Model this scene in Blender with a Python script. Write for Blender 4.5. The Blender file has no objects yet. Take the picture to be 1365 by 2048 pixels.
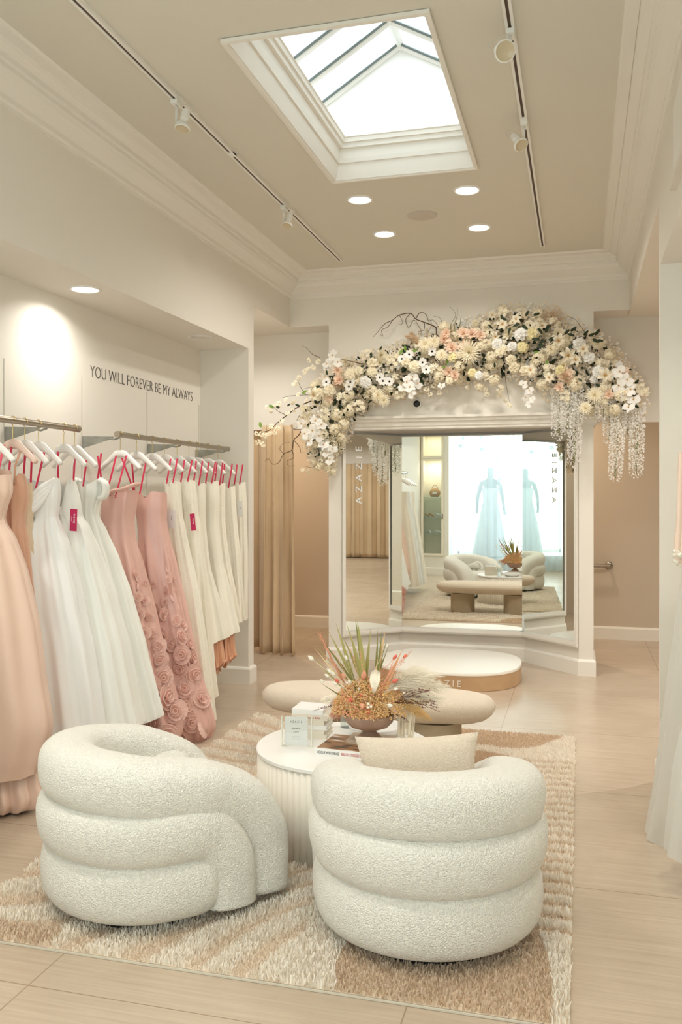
import bpy, math, random
import numpy as np
from mathutils import Vector, Matrix
PI = math.pi
scn = bpy.context.scene
COL = scn.collection

# ---------------------------------------------------------------- camera
CAM_H = 1.55
F_PX, CX, HY = 1760.0, 682.5, 992.0
TH = math.atan((1161 - CX) / F_PX)
cam_d = bpy.data.cameras.new('camera')
cam_d.sensor_fit = 'VERTICAL'; cam_d.sensor_height = 36.0; cam_d.sensor_width = 24.0
cam_d.lens = F_PX / 2048 * 36.0
cam_d.shift_y = -(1024 - HY) / 2048.0
cam_d.clip_start = 0.05
cam = bpy.data.objects.new('camera', cam_d); COL.objects.link(cam)
cam.location = (0, 0, CAM_H); cam.rotation_euler = (PI / 2, 0, TH)
scn.camera = cam

# ---------------------------------------------------------------- exposure, world, daylight
vs = scn.view_settings
vs.view_transform = 'Standard'; vs.look = 'None'; vs.exposure = 0.68; vs.gamma = 1.0; vs.use_curve_mapping = False
scn.cycles.max_bounces = 10; scn.cycles.diffuse_bounces = 6; scn.cycles.glossy_bounces = 6
scn.cycles.transmission_bounces = 6; scn.cycles.transparent_max_bounces = 12
scn.cycles.use_adaptive_sampling = True; scn.cycles.adaptive_threshold = 0.03
scn.cycles.caustics_reflective = False; scn.cycles.caustics_refractive = False
scn.cycles.sample_clamp_indirect = 4.0
try: scn.cycles.use_denoising = True
except Exception: pass
world = bpy.data.worlds.new('world'); scn.world = world; world.use_nodes = True
wb = world.node_tree.nodes['Background']; wb.inputs[0].default_value = (0.86, 0.955, 1.0, 1); wb.inputs[1].default_value = 0.85

def area(name, loc, rot, sx, sy, power, color, shape='RECTANGLE', spread=PI):
    l = bpy.data.lights.new(name, 'AREA'); l.shape = shape; l.size = sx
    if shape == 'RECTANGLE': l.size_y = sy
    l.energy = power; l.color = color; l.spread = spread
    o = bpy.data.objects.new(name, l); COL.objects.link(o); o.location = loc; o.rotation_euler = rot
    return o
DAY = (0.90, 0.965, 1.0); WARM = (1.0, 0.95, 0.87)
area('daylight_window', (-0.9, -2.35, 1.75), (PI / 2, 0, 0), 4.2, 2.9, 165, DAY)
area('daylight_skylight', (-1.1, 4.7, 5.3), (0, 0, 0), 1.6, 2.6, 34, DAY)

# ---------------------------------------------------------------- helpers
def ray(u, v):
    a = (u - CX) / F_PX; b = (HY - v) / F_PX; c = math.cos(TH); s = math.sin(TH)
    return (a * c - s, a * s + c, b)
def aty(u, v, y):                      # point of a plane y = const seen at a spot of the photo
    r = ray(u, v); t = y / r[1]; return (r[0] * t, y, CAM_H + r[2] * t)
def atz(u, v, z):
    r = ray(u, v); t = (z - CAM_H) / r[2]; return (r[0] * t, r[1] * t, z)

def tag(o, label=None, cat=None, group=None, kind=None):
    if label: o['label'] = label
    if cat: o['category'] = cat
    if group: o['group'] = group
    if kind: o['kind'] = kind
    return o
def thing(name, label, cat, loc=(0, 0, 0), rz=0.0, group=None):
    o = bpy.data.objects.new(name, None); COL.objects.link(o); o.empty_display_size = 0.05
    o.location = loc; o.rotation_euler = (0, 0, rz); o['label'] = label; o['category'] = cat
    if group: o['group'] = group
    return o
def copy_tree(o, parent=None):
    c = o.copy(); COL.objects.link(c); c.parent = parent
    for ch in o.children: copy_tree(ch, c)
    return c
ORIG = {}                               # world origin of each parent, for meshes written in world coordinates
def worg(p):
    x = Vector((0, 0, 0))
    while p is not None: x = x + Vector(p.location); p = p.parent
    return x

class MB:
    def __init__(s): s.v = []; s.f = []; s.mi = []
    def add(s, vs_, fs_, m=0):
        n = len(s.v); s.v.extend([tuple(p) for p in vs_]); s.f.extend([tuple(n + i for i in f) for f in fs_]); s.mi.extend([m] * len(fs_)); return s
    def box(s, x0, x1, y0, y1, z0, z1, m=0):
        vs_ = [(x0, y0, z0), (x1, y0, z0), (x1, y1, z0), (x0, y1, z0), (x0, y0, z1), (x1, y0, z1), (x1, y1, z1), (x0, y1, z1)]
        return s.add(vs_, [(0, 3, 2, 1), (4, 5, 6, 7), (0, 1, 5, 4), (1, 2, 6, 5), (2, 3, 7, 6), (3, 0, 4, 7)], m)
    def prism(s, poly, z0, z1, m=0):     # poly xy counter-clockwise
        n = len(poly); vs_ = [(p[0], p[1], z0) for p in poly] + [(p[0], p[1], z1) for p in poly]
        fs_ = [tuple(reversed(range(n))), tuple(range(n, 2 * n))] + [(i, (i + 1) % n, n + (i + 1) % n, n + i) for i in range(n)]
        return s.add(vs_, fs_, m)
    def rings(s, rings, close=True, cap0=True, cap1=True, m=0):
        n = len(rings[0]); vs_ = [p for r in rings for p in r]; fs_ = []
        k = n if close else n - 1
        for i in range(len(rings) - 1):
            for j in range(k):
                a = i * n + j; b = i * n + (j + 1) % n; fs_.append((a, b, b + n, a + n))
        if cap0: fs_.append(tuple(reversed(range(n))))
        if cap1: fs_.append(tuple((len(rings) - 1) * n + j for j in range(n)))
        return s.add(vs_, fs_, m)
    def lathe(s, prof, seg=32, c=(0, 0, 0), mat=None, cap0=True, cap1=True, m=0, sx=1.0, sy=1.0):
        rs = []
        for r, z in prof:
            ring = []
            for j in range(seg):
                a = 2 * PI * j / seg; p = Vector((r * math.cos(a) * sx, r * math.sin(a) * sy, z))
                if mat is not None: p = mat @ p
                ring.append((p[0] + c[0], p[1] + c[1], p[2] + c[2]))
            rs.append(ring)
        return s.rings(rs, True, cap0, cap1, m)
    def tube(s, pts, rad, seg=8, m=0, up=None, ry=None, cap=True):
        P = [Vector(p) for p in pts]; n = len(P)
        R = rad if isinstance(rad, (list, tuple)) else [rad] * n
        RY = ry if ry is not None else R
        if not isinstance(RY, (list, tuple)): RY = [RY] * n
        T = []
        for i in range(n):
            t = (P[min(i + 1, n - 1)] - P[max(i - 1, 0)])
            T.append(t.normalized() if t.length > 1e-9 else Vector((0, 0, 1)))
        N = Vector(up) if up is not None else (Vector((0, 0, 1)) if abs(T[0].z) < 0.9 else Vector((1, 0, 0)))
        N = (N - T[0] * N.dot(T[0])).normalized(); rs = []
        for i in range(n):
            N = N - T[i] * N.dot(T[i])
            N = N.normalized() if N.length > 1e-6 else T[i].orthogonal().normalized()
            B = T[i].cross(N)
            rs.append([tuple(P[i] + N * (math.cos(2 * PI * j / seg) * R[i]) + B * (math.sin(2 * PI * j / seg) * RY[i])) for j in range(seg)])
        return s.rings(rs, True, cap, cap, m)
    def sphere(s, c, r, seg=12, m=0, sz=1.0):
        k = max(4, seg // 2)
        prof = [(r * math.sin(PI * i / k), -r * math.cos(PI * i / k) * sz) for i in range(k + 1)]
        prof[0] = (r * 0.02, prof[0][1]); prof[-1] = (r * 0.02, prof[-1][1])
        return s.lathe(prof, seg, c, m=m)
    def build(s, name, mat, parent=None, smooth=True, local=False, auto=None):
        me = bpy.data.meshes.new(name)
        vv = s.v
        if parent is not None and not local:
            o = worg(parent); vv = [(p[0] - o.x, p[1] - o.y, p[2] - o.z) for p in vv]
        me.from_pydata(vv, [], s.f)
        mats = mat if isinstance(mat, (list, tuple)) else [mat]
        for q in mats: me.materials.append(q)
        if len(mats) > 1: me.polygons.foreach_set('material_index', s.mi)
        if smooth: me.polygons.foreach_set('use_smooth', [True] * len(me.polygons))
        me.update()
        if auto is not None:
            try: me.set_sharp_from_angle(angle=math.radians(auto))
            except Exception: pass
        ob = bpy.data.objects.new(name, me); COL.objects.link(ob)
        if parent is not None: ob.parent = parent
        return ob
    def mesh(s, name, mat, smooth=True):
        o = s.build(name, mat, None, smooth); me = o.data; bpy.data.objects.remove(o); return me

def inst(name, me, parent, M):           # another object on the same mesh data
    o = bpy.data.objects.new(name, me); COL.objects.link(o); o.parent = parent
    w = worg(parent) if parent is not None else Vector((0, 0, 0))
    o.matrix_basis = Matrix.Translation(-w) @ M
    return o
def struct(name, mb, m, smooth=False, parent=None, auto=None):
    o = mb.build(name, m, parent, smooth, auto=auto)
    if parent is None: o['kind'] = 'structure'
    return o
def bevel(o, w, seg=2, ang=30):
    b = o.modifiers.new('bevel', 'BEVEL'); b.width = w; b.segments = seg; b.limit_method = 'ANGLE'; b.angle_limit = math.radians(ang); return o
def subsurf(o, n=1):
    b = o.modifiers.new('sub', 'SUBSURF'); b.levels = n; b.render_levels = n; return o
def text(name, s, size, m, parent=None, M=Matrix.Identity(4), ext=0.001, sx=1.0, space=1.0, bold=0.0, align='CENTER'):
    cu = bpy.data.curves.new(name, 'FONT'); cu.body = s; cu.size = size; cu.extrude = ext; cu.align_x = align; cu.align_y = 'CENTER'
    cu.space_character = space; cu.offset = bold; cu.resolution_u = 3
    t = bpy.data.objects.new('tmp', cu); COL.objects.link(t)
    dg = bpy.context.evaluated_depsgraph_get(); me = bpy.data.meshes.new_from_object(t.evaluated_get(dg))
    bpy.data.objects.remove(t); me.name = name
    me.transform(Matrix.Diagonal((sx, 1, 1, 1)))
    me.materials.clear(); me.materials.append(m)
    o = bpy.data.objects.new(name, me); COL.objects.link(o)
    if parent is not None:
        o.parent = parent; M = Matrix.Translation(-worg(parent)) @ M
    o.matrix_basis = M
    return o
def letters(o, name='letter'):            # every glyph of a lettering mesh becomes a mesh of its own
    me = o.data; n = len(me.vertices); par = list(range(n))
    def fd(a):
        while par[a] != a: par[a] = par[par[a]]; a = par[a]
        return a
    for e in me.edges:
        a, c = fd(e.vertices[0]), fd(e.vertices[1])
        if a != c: par[a] = c
    gr = {}
    for p in me.polygons: gr.setdefault(fd(p.vertices[0]), []).append(tuple(p.vertices))
    out = []
    for r in sorted(gr, key=lambda r: min(me.vertices[i].co.x for f in gr[r] for i in f)):
        ids = sorted({i for f in gr[r] for i in f}); mp = {v: k for k, v in enumerate(ids)}
        m2 = bpy.data.meshes.new(name); m2.from_pydata([tuple(me.vertices[i].co) for i in ids], [], [tuple(mp[i] for i in f) for f in gr[r]]); m2.materials.append(me.materials[0])
        q = bpy.data.objects.new(name, m2); COL.objects.link(q); q.parent = o.parent; q.matrix_basis = o.matrix_basis.copy(); out.append(q)
    bpy.data.objects.remove(o); return out
def catmull(pts, n):
    P = [Vector(p) for p in pts]; P = [P[0] * 2 - P[1]] + P + [P[-1] * 2 - P[-2]]; out = []
    for i in range(1, len(P) - 2):
        for k in range(n):
            t = k / n; a, b, c, d = P[i - 1], P[i], P[i + 1], P[i + 2]
            out.append(0.5 * ((2 * b) + (c - a) * t + (2 * a - 5 * b + 4 * c - d) * t * t + (3 * b - a - 3 * c + d) * t ** 3))
    out.append(P[-2]); return out
def lerp(a, b, t): return a + (b - a) * t
def rot_to(d, roll=0.0):                 # matrix whose +Z looks along d
    d = Vector(d).normalized(); return d.to_track_quat('Z', 'Y').to_matrix().to_4x4() @ Matrix.Rotation(roll, 4, 'Z')
def place(loc, d, s=1.0, roll=0.0): return Matrix.Translation(Vector(loc)) @ rot_to(d, roll) @ Matrix.Scale(s, 4)

# ---------------------------------------------------------------- materials
def srgb(r, g, b):
    f = lambda c: (c / 255 / 12.92) if c / 255 <= 0.04045 else ((c / 255 + 0.055) / 1.055) ** 2.4
    return (f(r), f(g), f(b), 1)
def mat(name, col, rough=0.6, metal=0.0, sheen=0.0, bump=None, var=None, spec=0.5, coat=0.0, sss=0.0, trans=0.0, alpha=1.0, nub=None):
    m = bpy.data.materials.new(name); m.use_nodes = True; nt = m.node_tree; p = nt.nodes['Principled BSDF']
    p.inputs['Base Color'].default_value = col; p.inputs['Roughness'].default_value = rough; p.inputs['Metallic'].default_value = metal
    p.inputs['Specular IOR Level'].default_value = spec
    if sheen: p.inputs['Sheen Weight'].default_value = sheen
    if coat: p.inputs['Coat Weight'].default_value = coat
    if trans: p.inputs['Transmission Weight'].default_value = trans
    if alpha < 1: p.inputs['Alpha'].default_value = alpha
    tc = None
    if bump or var:
        tc = nt.nodes.new('ShaderNodeTexCoord')
    if bump:                              # (scale, strength, distance[, stretch])
        n = nt.nodes.new('ShaderNodeTexNoise'); n.inputs['Scale'].default_value = bump[0]; n.inputs['Detail'].default_value = 3
        b = nt.nodes.new('ShaderNodeBump'); b.inputs['Strength'].default_value = bump[1]; b.inputs['Distance'].default_value = bump[2]
        if len(bump) > 3:
            mp = nt.nodes.new('ShaderNodeMapping'); mp.inputs['Scale'].default_value = bump[3]; nt.links.new(tc.outputs['Object'], mp.inputs[0]); nt.links.new(mp.outputs[0], n.inputs[0])
        else: nt.links.new(tc.outputs['Object'], n.inputs[0])
        nt.links.new(n.outputs[0], b.inputs['Height']); nt.links.new(b.outputs[0], p.inputs['Normal'])
    if nub:                               # boucle loops: (scale, strength, distance)
        tc = tc or nt.nodes.new('ShaderNodeTexCoord')
        nz = nt.nodes.new('ShaderNodeTexNoise'); nz.inputs['Scale'].default_value = nub[0] * 0.5; nt.links.new(tc.outputs['Object'], nz.inputs[0])
        ad = nt.nodes.new('ShaderNodeVectorMath'); ad.operation = 'MULTIPLY_ADD'; ad.inputs[1].default_value = (0.012, 0.012, 0.012); nt.links.new(nz.outputs['Color'], ad.inputs[0]); nt.links.new(tc.outputs['Object'], ad.inputs[2])
        vo = nt.nodes.new('ShaderNodeTexVoronoi'); vo.inputs['Scale'].default_value = nub[0]; nt.links.new(ad.outputs[0], vo.inputs['Vector'])
        b = nt.nodes.new('ShaderNodeBump'); b.invert = True; b.inputs['Strength'].default_value = nub[1]; b.inputs['Distance'].default_value = nub[2]
        nt.links.new(vo.outputs['Distance'], b.inputs['Height']); nt.links.new(b.outputs[0], p.inputs['Normal'])
    if var:                               # (scale, other colour)
        n2 = nt.nodes.new('ShaderNodeTexNoise'); n2.inputs['Scale'].default_value = var[0]; n2.inputs['Detail'].default_value = 4
        nt.links.new(tc.outputs['Object'], n2.inputs[0])
        rp = nt.nodes.new('ShaderNodeValToRGB'); rp.color_ramp.elements[0].position = 0.35; rp.color_ramp.elements[1].position = 0.65
        rp.color_ramp.elements[0].color = col; rp.color_ramp.elements[1].color = var[1]
        nt.links.new(n2.outputs[0], rp.inputs[0]); nt.links.new(rp.outputs[0], p.inputs['Base Color'])
    return m
def emis(name, col, s):
    m = bpy.data.materials.new(name); m.use_nodes = True; nt = m.node_tree; nt.nodes.clear()
    e = nt.nodes.new('ShaderNodeEmission'); e.inputs[0].default_value = col; e.inputs[1].default_value = s
    o = nt.nodes.new('ShaderNodeOutputMaterial'); nt.links.new(e.outputs[0], o.inputs[0]); return m
def glassy(name, tint, gloss=0.08, rough=0.0):
    m = bpy.data.materials.new(name); m.use_nodes = True; nt = m.node_tree; nt.nodes.clear()
    t = nt.nodes.new('ShaderNodeBsdfTransparent'); t.inputs[0].default_value = tint
    g = nt.nodes.new('ShaderNodeBsdfGlossy'); g.inputs['Roughness'].default_value = rough
    x = nt.nodes.new('ShaderNodeMixShader'); x.inputs[0].default_value = gloss
    o = nt.nodes.new('ShaderNodeOutputMaterial')
    nt.links.new(t.outputs[0], x.inputs[1]); nt.links.new(g.outputs[0], x.inputs[2]); nt.links.new(x.outputs[0], o.inputs[0]); return m
def petal_mat(name, col, tl=0.35):
    m = mat(name, col, 0.6, spec=0.15); nt = m.node_tree; t = nt.nodes.new('ShaderNodeBsdfTranslucent'); t.inputs[0].default_value = col
    x = nt.nodes.new('ShaderNodeMixShader'); x.inputs[0].default_value = tl; nt.links.new(nt.nodes['Principled BSDF'].outputs[0], x.inputs[1]); nt.links.new(t.outputs[0], x.inputs[2]); nt.links.new(x.outputs[0], nt.nodes['Material Output'].inputs[0]); return m
def sheer(name, col, trans=0.5, rough_col=None):
    m = bpy.data.materials.new(name); m.use_nodes = True; nt = m.node_tree; nt.nodes.clear()
    t = nt.nodes.new('ShaderNodeBsdfTransparent'); t.inputs[0].default_value = (1, 1, 1, 1)
    d = nt.nodes.new('ShaderNodeBsdfDiffuse'); d.inputs[0].default_value = col
    l = nt.nodes.new('ShaderNodeBsdfTranslucent'); l.inputs[0].default_value = col
    x1 = nt.nodes.new('ShaderNodeMixShader'); x1.inputs[0].default_value = 0.5
    x = nt.nodes.new('ShaderNodeMixShader'); x.inputs[0].default_value = 1 - trans
    o = nt.nodes.new('ShaderNodeOutputMaterial')
    nt.links.new(d.outputs[0], x1.inputs[1]); nt.links.new(l.outputs[0], x1.inputs[2])
    nt.links.new(t.outputs[0], x.inputs[1]); nt.links.new(x1.outputs[0], x.inputs[2]); nt.links.new(x.outputs[0], o.inputs[0]); return m

M_wall = mat('wall_paint', srgb(234, 230, 221), 0.75, bump=(60, 0.04, 0.01), spec=0.2)
M_ceil = mat('ceiling_paint', srgb(222, 218, 206), 0.85, spec=0.1)
M_trim = mat('trim_paint', srgb(238, 235, 227), 0.45, spec=0.3)
M_white = mat('white_enamel', srgb(240, 239, 234), 0.35)
M_tan = mat('wall_paint_warm_light_tint', srgb(206, 194, 178), 0.8, spec=0.15)  # white wall tinted tan: the recess's dim warm light is put into the colour
M_metal = mat('brushed_steel', srgb(176, 168, 156), 0.28, 1.0)
M_galv = mat('galvanised_steel', srgb(172, 174, 168), 0.4, 0.75, var=(14, srgb(150, 152, 146)))
M_dark = mat('dark_slot', srgb(84, 66, 54), 0.6)
M_black = mat('black_plastic', srgb(24, 24, 26), 0.4)
M_gold = mat('gold_wire', srgb(214, 190, 130), 0.25, 1.0)
M_mirror = mat('mirror_silver', (0.90, 0.935, 0.90, 1), 0.0, 1.0)
M_ink = mat('dark_ink', srgb(72, 66, 60), 0.6)
M_glow = emis('lamp_glow', (1.0, 0.95, 0.86, 1), 6.0)
M_off = mat('frosted_lens', srgb(232, 228, 218), 0.5)

def m_floor():
    m = bpy.data.materials.new('pale_oak_plank_tile'); m.use_nodes = True; nt = m.node_tree; p = nt.nodes['Principled BSDF']; N = nt.nodes; L = nt.links
    g = N.new('ShaderNodeNewGeometry')
    mp = N.new('ShaderNodeMapping'); mp.inputs['Scale'].default_value = (1.5, 40, 1); L.new(g.outputs['Position'], mp.inputs[0])
    n1 = N.new('ShaderNodeTexNoise'); n1.inputs['Scale'].default_value = 1.6; n1.inputs['Detail'].default_value = 8; n1.inputs['Roughness'].default_value = 0.62; L.new(mp.outputs[0], n1.inputs[0])
    r1 = N.new('ShaderNodeValToRGB'); e = r1.color_ramp.elements; e[0].position = 0.30; e[0].color = srgb(184, 167, 148); e[1].position = 0.68; e[1].color = srgb(198, 183, 164)
    L.new(n1.outputs[0], r1.inputs[0])
    n2 = N.new('ShaderNodeTexNoise'); n2.inputs['Scale'].default_value = 1.7; n2.inputs['Detail'].default_value = 3; L.new(g.outputs['Position'], n2.inputs[0])
    r2 = N.new('ShaderNodeValToRGB'); e = r2.color_ramp.elements; e[0].position = 0.35; e[0].color = (0.90, 0.88, 0.86, 1); e[1].position = 0.7; e[1].color = (1.04, 1.03, 1.02, 1); L.new(n2.outputs[0], r2.inputs[0])
    mx = N.new('ShaderNodeMix'); mx.data_type = 'RGBA'; mx.blend_type = 'MULTIPLY'; mx.inputs[0].default_value = 1.0
    L.new(r1.outputs[0], mx.inputs[6]); L.new(r2.outputs[0], mx.inputs[7])
    sp = N.new('ShaderNodeSeparateXYZ'); L.new(g.outputs['Position'], sp.inputs[0])
    def line(src, off, per, w):
        a = N.new('ShaderNodeMath'); a.operation = 'ADD'; a.inputs[1].default_value = off; L.new(src, a.inputs[0])
        d = N.new('ShaderNodeMath'); d.operation = 'DIVIDE'; d.inputs[1].default_value = per; L.new(a.outputs[0], d.inputs[0])
        fr = N.new('ShaderNodeMath'); fr.operation = 'FRACT'; L.new(d.outputs[0], fr.inputs[0])
        s5 = N.new('ShaderNodeMath'); s5.operation = 'SUBTRACT'; s5.inputs[1].default_value = 0.5; L.new(fr.outputs[0], s5.inputs[0])
        ab = N.new('ShaderNodeMath'); ab.operation = 'ABSOLUTE'; L.new(s5.outputs[0], ab.inputs[0])
        gt = N.new('ShaderNodeMath'); gt.operation = 'GREATER_THAN'; gt.inputs[1].default_value = 0.5 - w / per; L.new(ab.outputs[0], gt.inputs[0]); return gt
    ly = line(sp.outputs[1], 20 * 1.18 - 2.43, 1.18, 0.0022); lx = line(sp.outputs[0], 20 * 1.18 + 0.508, 1.18, 0.0022)
    mxm = N.new('ShaderNodeMath'); mxm.operation = 'MAXIMUM'; L.new(ly.outputs[0], mxm.inputs[0]); L.new(lx.outputs[0], mxm.inputs[1])
    m2 = N.new('ShaderNodeMix'); m2.data_type = 'RGBA'; L.new(mxm.outputs[0], m2.inputs[0]); L.new(mx.outputs[2], m2.inputs[6]); m2.inputs[7].default_value = srgb(150, 130, 108)
    L.new(m2.outputs[2], p.inputs['Base Color']); p.inputs['Roughness'].default_value = 0.26; p.inputs['Specular IOR Level'].default_value = 0.5
    b = N.new('ShaderNodeBump'); b.inputs['Strength'].default_value = 0.12; b.inputs['Distance'].default_value = 0.004; L.new(n1.outputs[0], b.inputs['Height']); L.new(b.outputs[0], p.inputs['Normal'])
    return m
M_floor = m_floor()
# ---------------------------------------------------------------- the room
ZC = 3.61; XL = -2.64; XN = -3.07; XR = 0.41; YB = 7.88; YF = -0.6
def SB(name, m, *boxes):
    b = MB()
    for q in boxes: b.box(*q)
    return struct(name, b, m)
SB('floor', M_floor, (-5.2, 12.5, -3.4, 10.6, -0.1, 0.0))
# ceiling with the skylight opening
X0, X1, Y0, Y1 = -1.545, -0.63, 3.70, 5.52
SB('ceiling', M_ceil, (-3.4, X0, YF - 0.2, 8.1, ZC, ZC + 0.1), (X1, 1.0, YF - 0.2, 8.1, ZC, ZC + 0.1), (X0, X1, YF - 0.2, Y0, ZC, ZC + 0.1), (X0, X1, Y1, 8.1, ZC, ZC + 0.1))
SB('ceiling_behind', M_ceil, (-5.2, 1.0, 8.24, 10.6, 2.9, 3.0))
SB('ceiling_right', M_ceil, (1.0, 12.5, -3.4, 10.6, 3.3, 3.4))
# left wall: bulkhead over the rack niche, niche back, end pillar
SB('wall_left', M_wall, (-3.4, XN, YF, 6.92, 0, 3.7), (XN, XL, YF, 6.92, 2.767, 3.7), (XN, XL, 6.80, 6.92, 0, 2.767),
   (XN - 0.3, XL, 6.92, YB, 3.14, 3.7))
# back wall: solid above the mirror bay, columns either side, header over both openings
HL, HR, OL, OR, YC, YO = -1.665, -0.515, -2.12, -0.03, 8.355, 7.89
zb, zt = 0.29, 2.13
b = MB()
b.box(-3.4, 0.9, YB, 8.10, 3.14, 3.7)                       # header across
b.box(-2.261, 0.112, YB, 8.6, zt + 0.02, 3.14)              # wall over the bay
b.prism([(-2.261, YB), (OL - 0.02, YB), (HL - 0.02, YC + 0.03), (HR + 0.02, YC + 0.03), (OR + 0.02, YB), (0.112, YB), (0.112, 8.6), (-2.261, 8.6)], 0, zt + 0.02)
struct('wall_back', b, M_wall)
SB('wall_transom', M_wall, (-4.2, -2.2, 8.22, 8.30, 2.205, 3.14), (0.05, 0.95, 8.22, 8.30, 2.205, 3.14), (-4.2, 1.0, 8.10, 8.30, 3.14, 3.2))
SB('wall_recess', M_tan, (-5.2, 12.5, 9.95, 10.1, 0, 3.3), (-5.2, -4.2, 6.9, 9.95, 0, 3.3), (-5.2, -3.2, 6.85, 6.95, 0, 3.3))
# right wall: bulkhead, niche, end pillar, then the opening to the next room
SB('wall_right', M_wall, (XR, 1.0, 4.93, 5.03, 0, 2.775), (XR, 1.0, YF, 5.03, 2.775, 3.7), (0.86, 1.0, YF, 4.93, 0, 2.775),
   (XR, 1.0, 5.03, 8.1, 3.125, 3.7))
SB('wall_far_right', M_wall, (11.4, 11.5, -3.4, 10, 2.34, 3.3), (11.5, 11.6, -3.4, 10, 0, 3.3), (1.0, 11.5, -3.4, -3.3, 0, 3.3))
# front wall with the shop window
WX0, WX1 = -2.50, 0.95
SB('wall_front', M_wall, (-3.4, -3.05, YF - 0.25, YF, 0, 3.7), (-3.05, -2.59, YF - 0.25, YF, 0, 0.36), (-3.05, -2.59, YF - 0.25, YF, 2.78, 3.7),
   (-2.59, WX0, YF - 0.25, YF, 0, 3.7), (WX0, WX1, YF - 0.25, YF, 3.05, 3.7), (-3.05, -2.59, YF - 0.5, YF - 0.45, 0.3, 2.9),
   (WX0 - 0.1, WX0, -2.05, YF - 0.25, 0, 3.15), (WX1, WX1 + 0.1, -2.05, YF - 0.25, 0, 3.15), (WX0, WX1, -2.05, YF - 0.25, 3.05, 3.15))
SB('floor_window', M_white, (WX0, WX1, -2.05, YF - 0.1, 0, 0.32))

# cornices
PROF = [(0.0, -0.215), (0.012, -0.215), (0.012, -0.20), (0.022, -0.19), (0.022, -0.165), (0.045, -0.15), (0.085, -0.12), (0.10, -0.095), (0.10, -0.075), (0.118, -0.07), (0.118, -0.045), (0.15, -0.03), (0.17, -0.012), (0.17, 0.0), (0.0, 0.0)]
def cornice(name, pts, prof, z, m=M_trim, parent=None):
    # pts: inner wall line (xy), inward side is to the left of travel; mitred
    b = MB(); n = len(pts); rs = []
    for i, p in enumerate(pts):
        p = Vector(p); d0 = (Vector(pts[i]) - Vector(pts[i - 1])).normalized() if i > 0 else None
        d1 = (Vector(pts[i + 1]) - Vector(pts[i])).normalized() if i < n - 1 else None
        if d0 is None: nn = Vector((-d1.y, d1.x)); k = 1
        elif d1 is None: nn = Vector((-d0.y, d0.x)); k = 1
        else:
            n0 = Vector((-d0.y, d0.x)); n1 = Vector((-d1.y, d1.x)); nn = (n0 + n1).normalized(); k = 1 / max(0.3, nn.dot(n0))
        rs.append([(p.x + nn.x * q[0] * k, p.y + nn.y * q[0] * k, z + q[1]) for q in prof])
    b.rings(rs, True, True, True)
    return struct(name, b, m, parent=parent)
PR2 = [(0.006, 0), (0.006, -0.02), (0.0, -0.02), (0.0, 0)]
# walking so that the room is on the left hand: down the right wall (-y..), then ...
cornice('trim_1', [(XR, YF), (XR, YB), (XL, YB), (XL, YF)], PROF, ZC)
cornice('trim_2', [(XR - 0.17, YF), (XR - 0.17, YB - 0.17), (XL + 0.17, YB - 0.17), (XL + 0.17, YF)], [(0, -0.018), (0.05, -0.014), (0.06, 0.0), (0, 0)], ZC)
# baseboards
BP = [(0.0, 0.0), (0.02, 0.0), (0.02, 0.12), (0.012, 0.135), (0.0, 0.14)]
BP = list(reversed(BP))
def base(name, pts): return cornice(name, pts, [(a, z) for a, z in BP], 0.0)
base('baseboard_left', [(-3.2, 6.92), (XL, 6.92), (XL, 6.80), (XN, 6.80), (XN, YF)])
base('baseboard_back', [(0.112, 8.4), (0.112, YB), (OR + 0.02, YB), (HR + 0.02, YC + 0.03), (HL - 0.02, YC + 0.03), (OL - 0.02, YB), (-2.261, YB), (-2.261, 8.4)])
base('baseboard_recess', [(4.0, 9.95), (-4.2, 9.95)])
base('baseboard_right', [(0.86, YF), (0.86, 4.93), (XR, 4.93), (XR, 5.03), (1.0, 5.03)])
base('baseboard_front', [(-3.07, YF), (-2.5, YF)])

# cap moulding over the mirror bay
CAP = [(0.0, 0.0), (0.0, -0.115), (0.018, -0.115), (0.018, -0.10), (0.028, -0.09), (0.034, -0.06), (0.05, -0.05), (0.05, -0.028), (0.07, -0.022), (0.07, 0.0)]
cornice('trim_3', [(0.112, 8.2), (0.112, YB), (-2.261, YB), (-2.261, 8.2)], CAP, 2.275)

M_slot = mat('pale_slot', srgb(206, 202, 190), 0.5)
# vertical slotted standards in the left niche
for i, y in enumerate((4.198, 4.98, 5.858, 6.77)):
    SB('trim_%d' % (5 + i), M_slot, (XN, XN + 0.003, y - 0.004, y + 0.004, 0.3, 2.31))

# skylight: mouldings, well, glazed roof (window_1)
def rect_loft(levels, name, m, parent=None):
    b = MB(); rs = []
    for (dx0, dx1, dy0, dy1, z) in levels: rs.append([(X0 + dx0, Y0 + dy0, z), (X1 - dx1, Y0 + dy0, z), (X1 - dx1, Y1 - dy1, z), (X0 + dx0, Y1 - dy1, z)])
    b.rings(rs, True, False, False); return struct(name, b, m, parent=parent)
L = []
for o, z in [(-0.02, ZC - 0.003), (-0.02, ZC - 0.02), (0.0, ZC - 0.022), (0.006, ZC - 0.012), (0.012, ZC - 0.012), (0.018, ZC + 0.01), (0.03, ZC + 0.06), (0.034, ZC + 0.085), (0.045, ZC + 0.085), (0.05, ZC + 0.11), (0.055, ZC + 0.17), (0.075, ZC + 0.17), (0.078, ZC + 0.20), (0.09, ZC + 0.20), (0.092, ZC + 0.225), (0.10, ZC + 0.23)]:
    k = 1.0
    L.append((o * k, o * k * 0.8, o * k, o * k, z))
L.append((-0.10, 0.0, 0.0, 0.02, 4.10)); L.append((-0.14, -0.05, -0.05, 0.02, 4.10))
sk = rect_loft(L, 'trim_9', M_trim)
M_sky = glassy('skylight_glass', (0.97, 0.99, 1.0, 1), 0.05)
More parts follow.
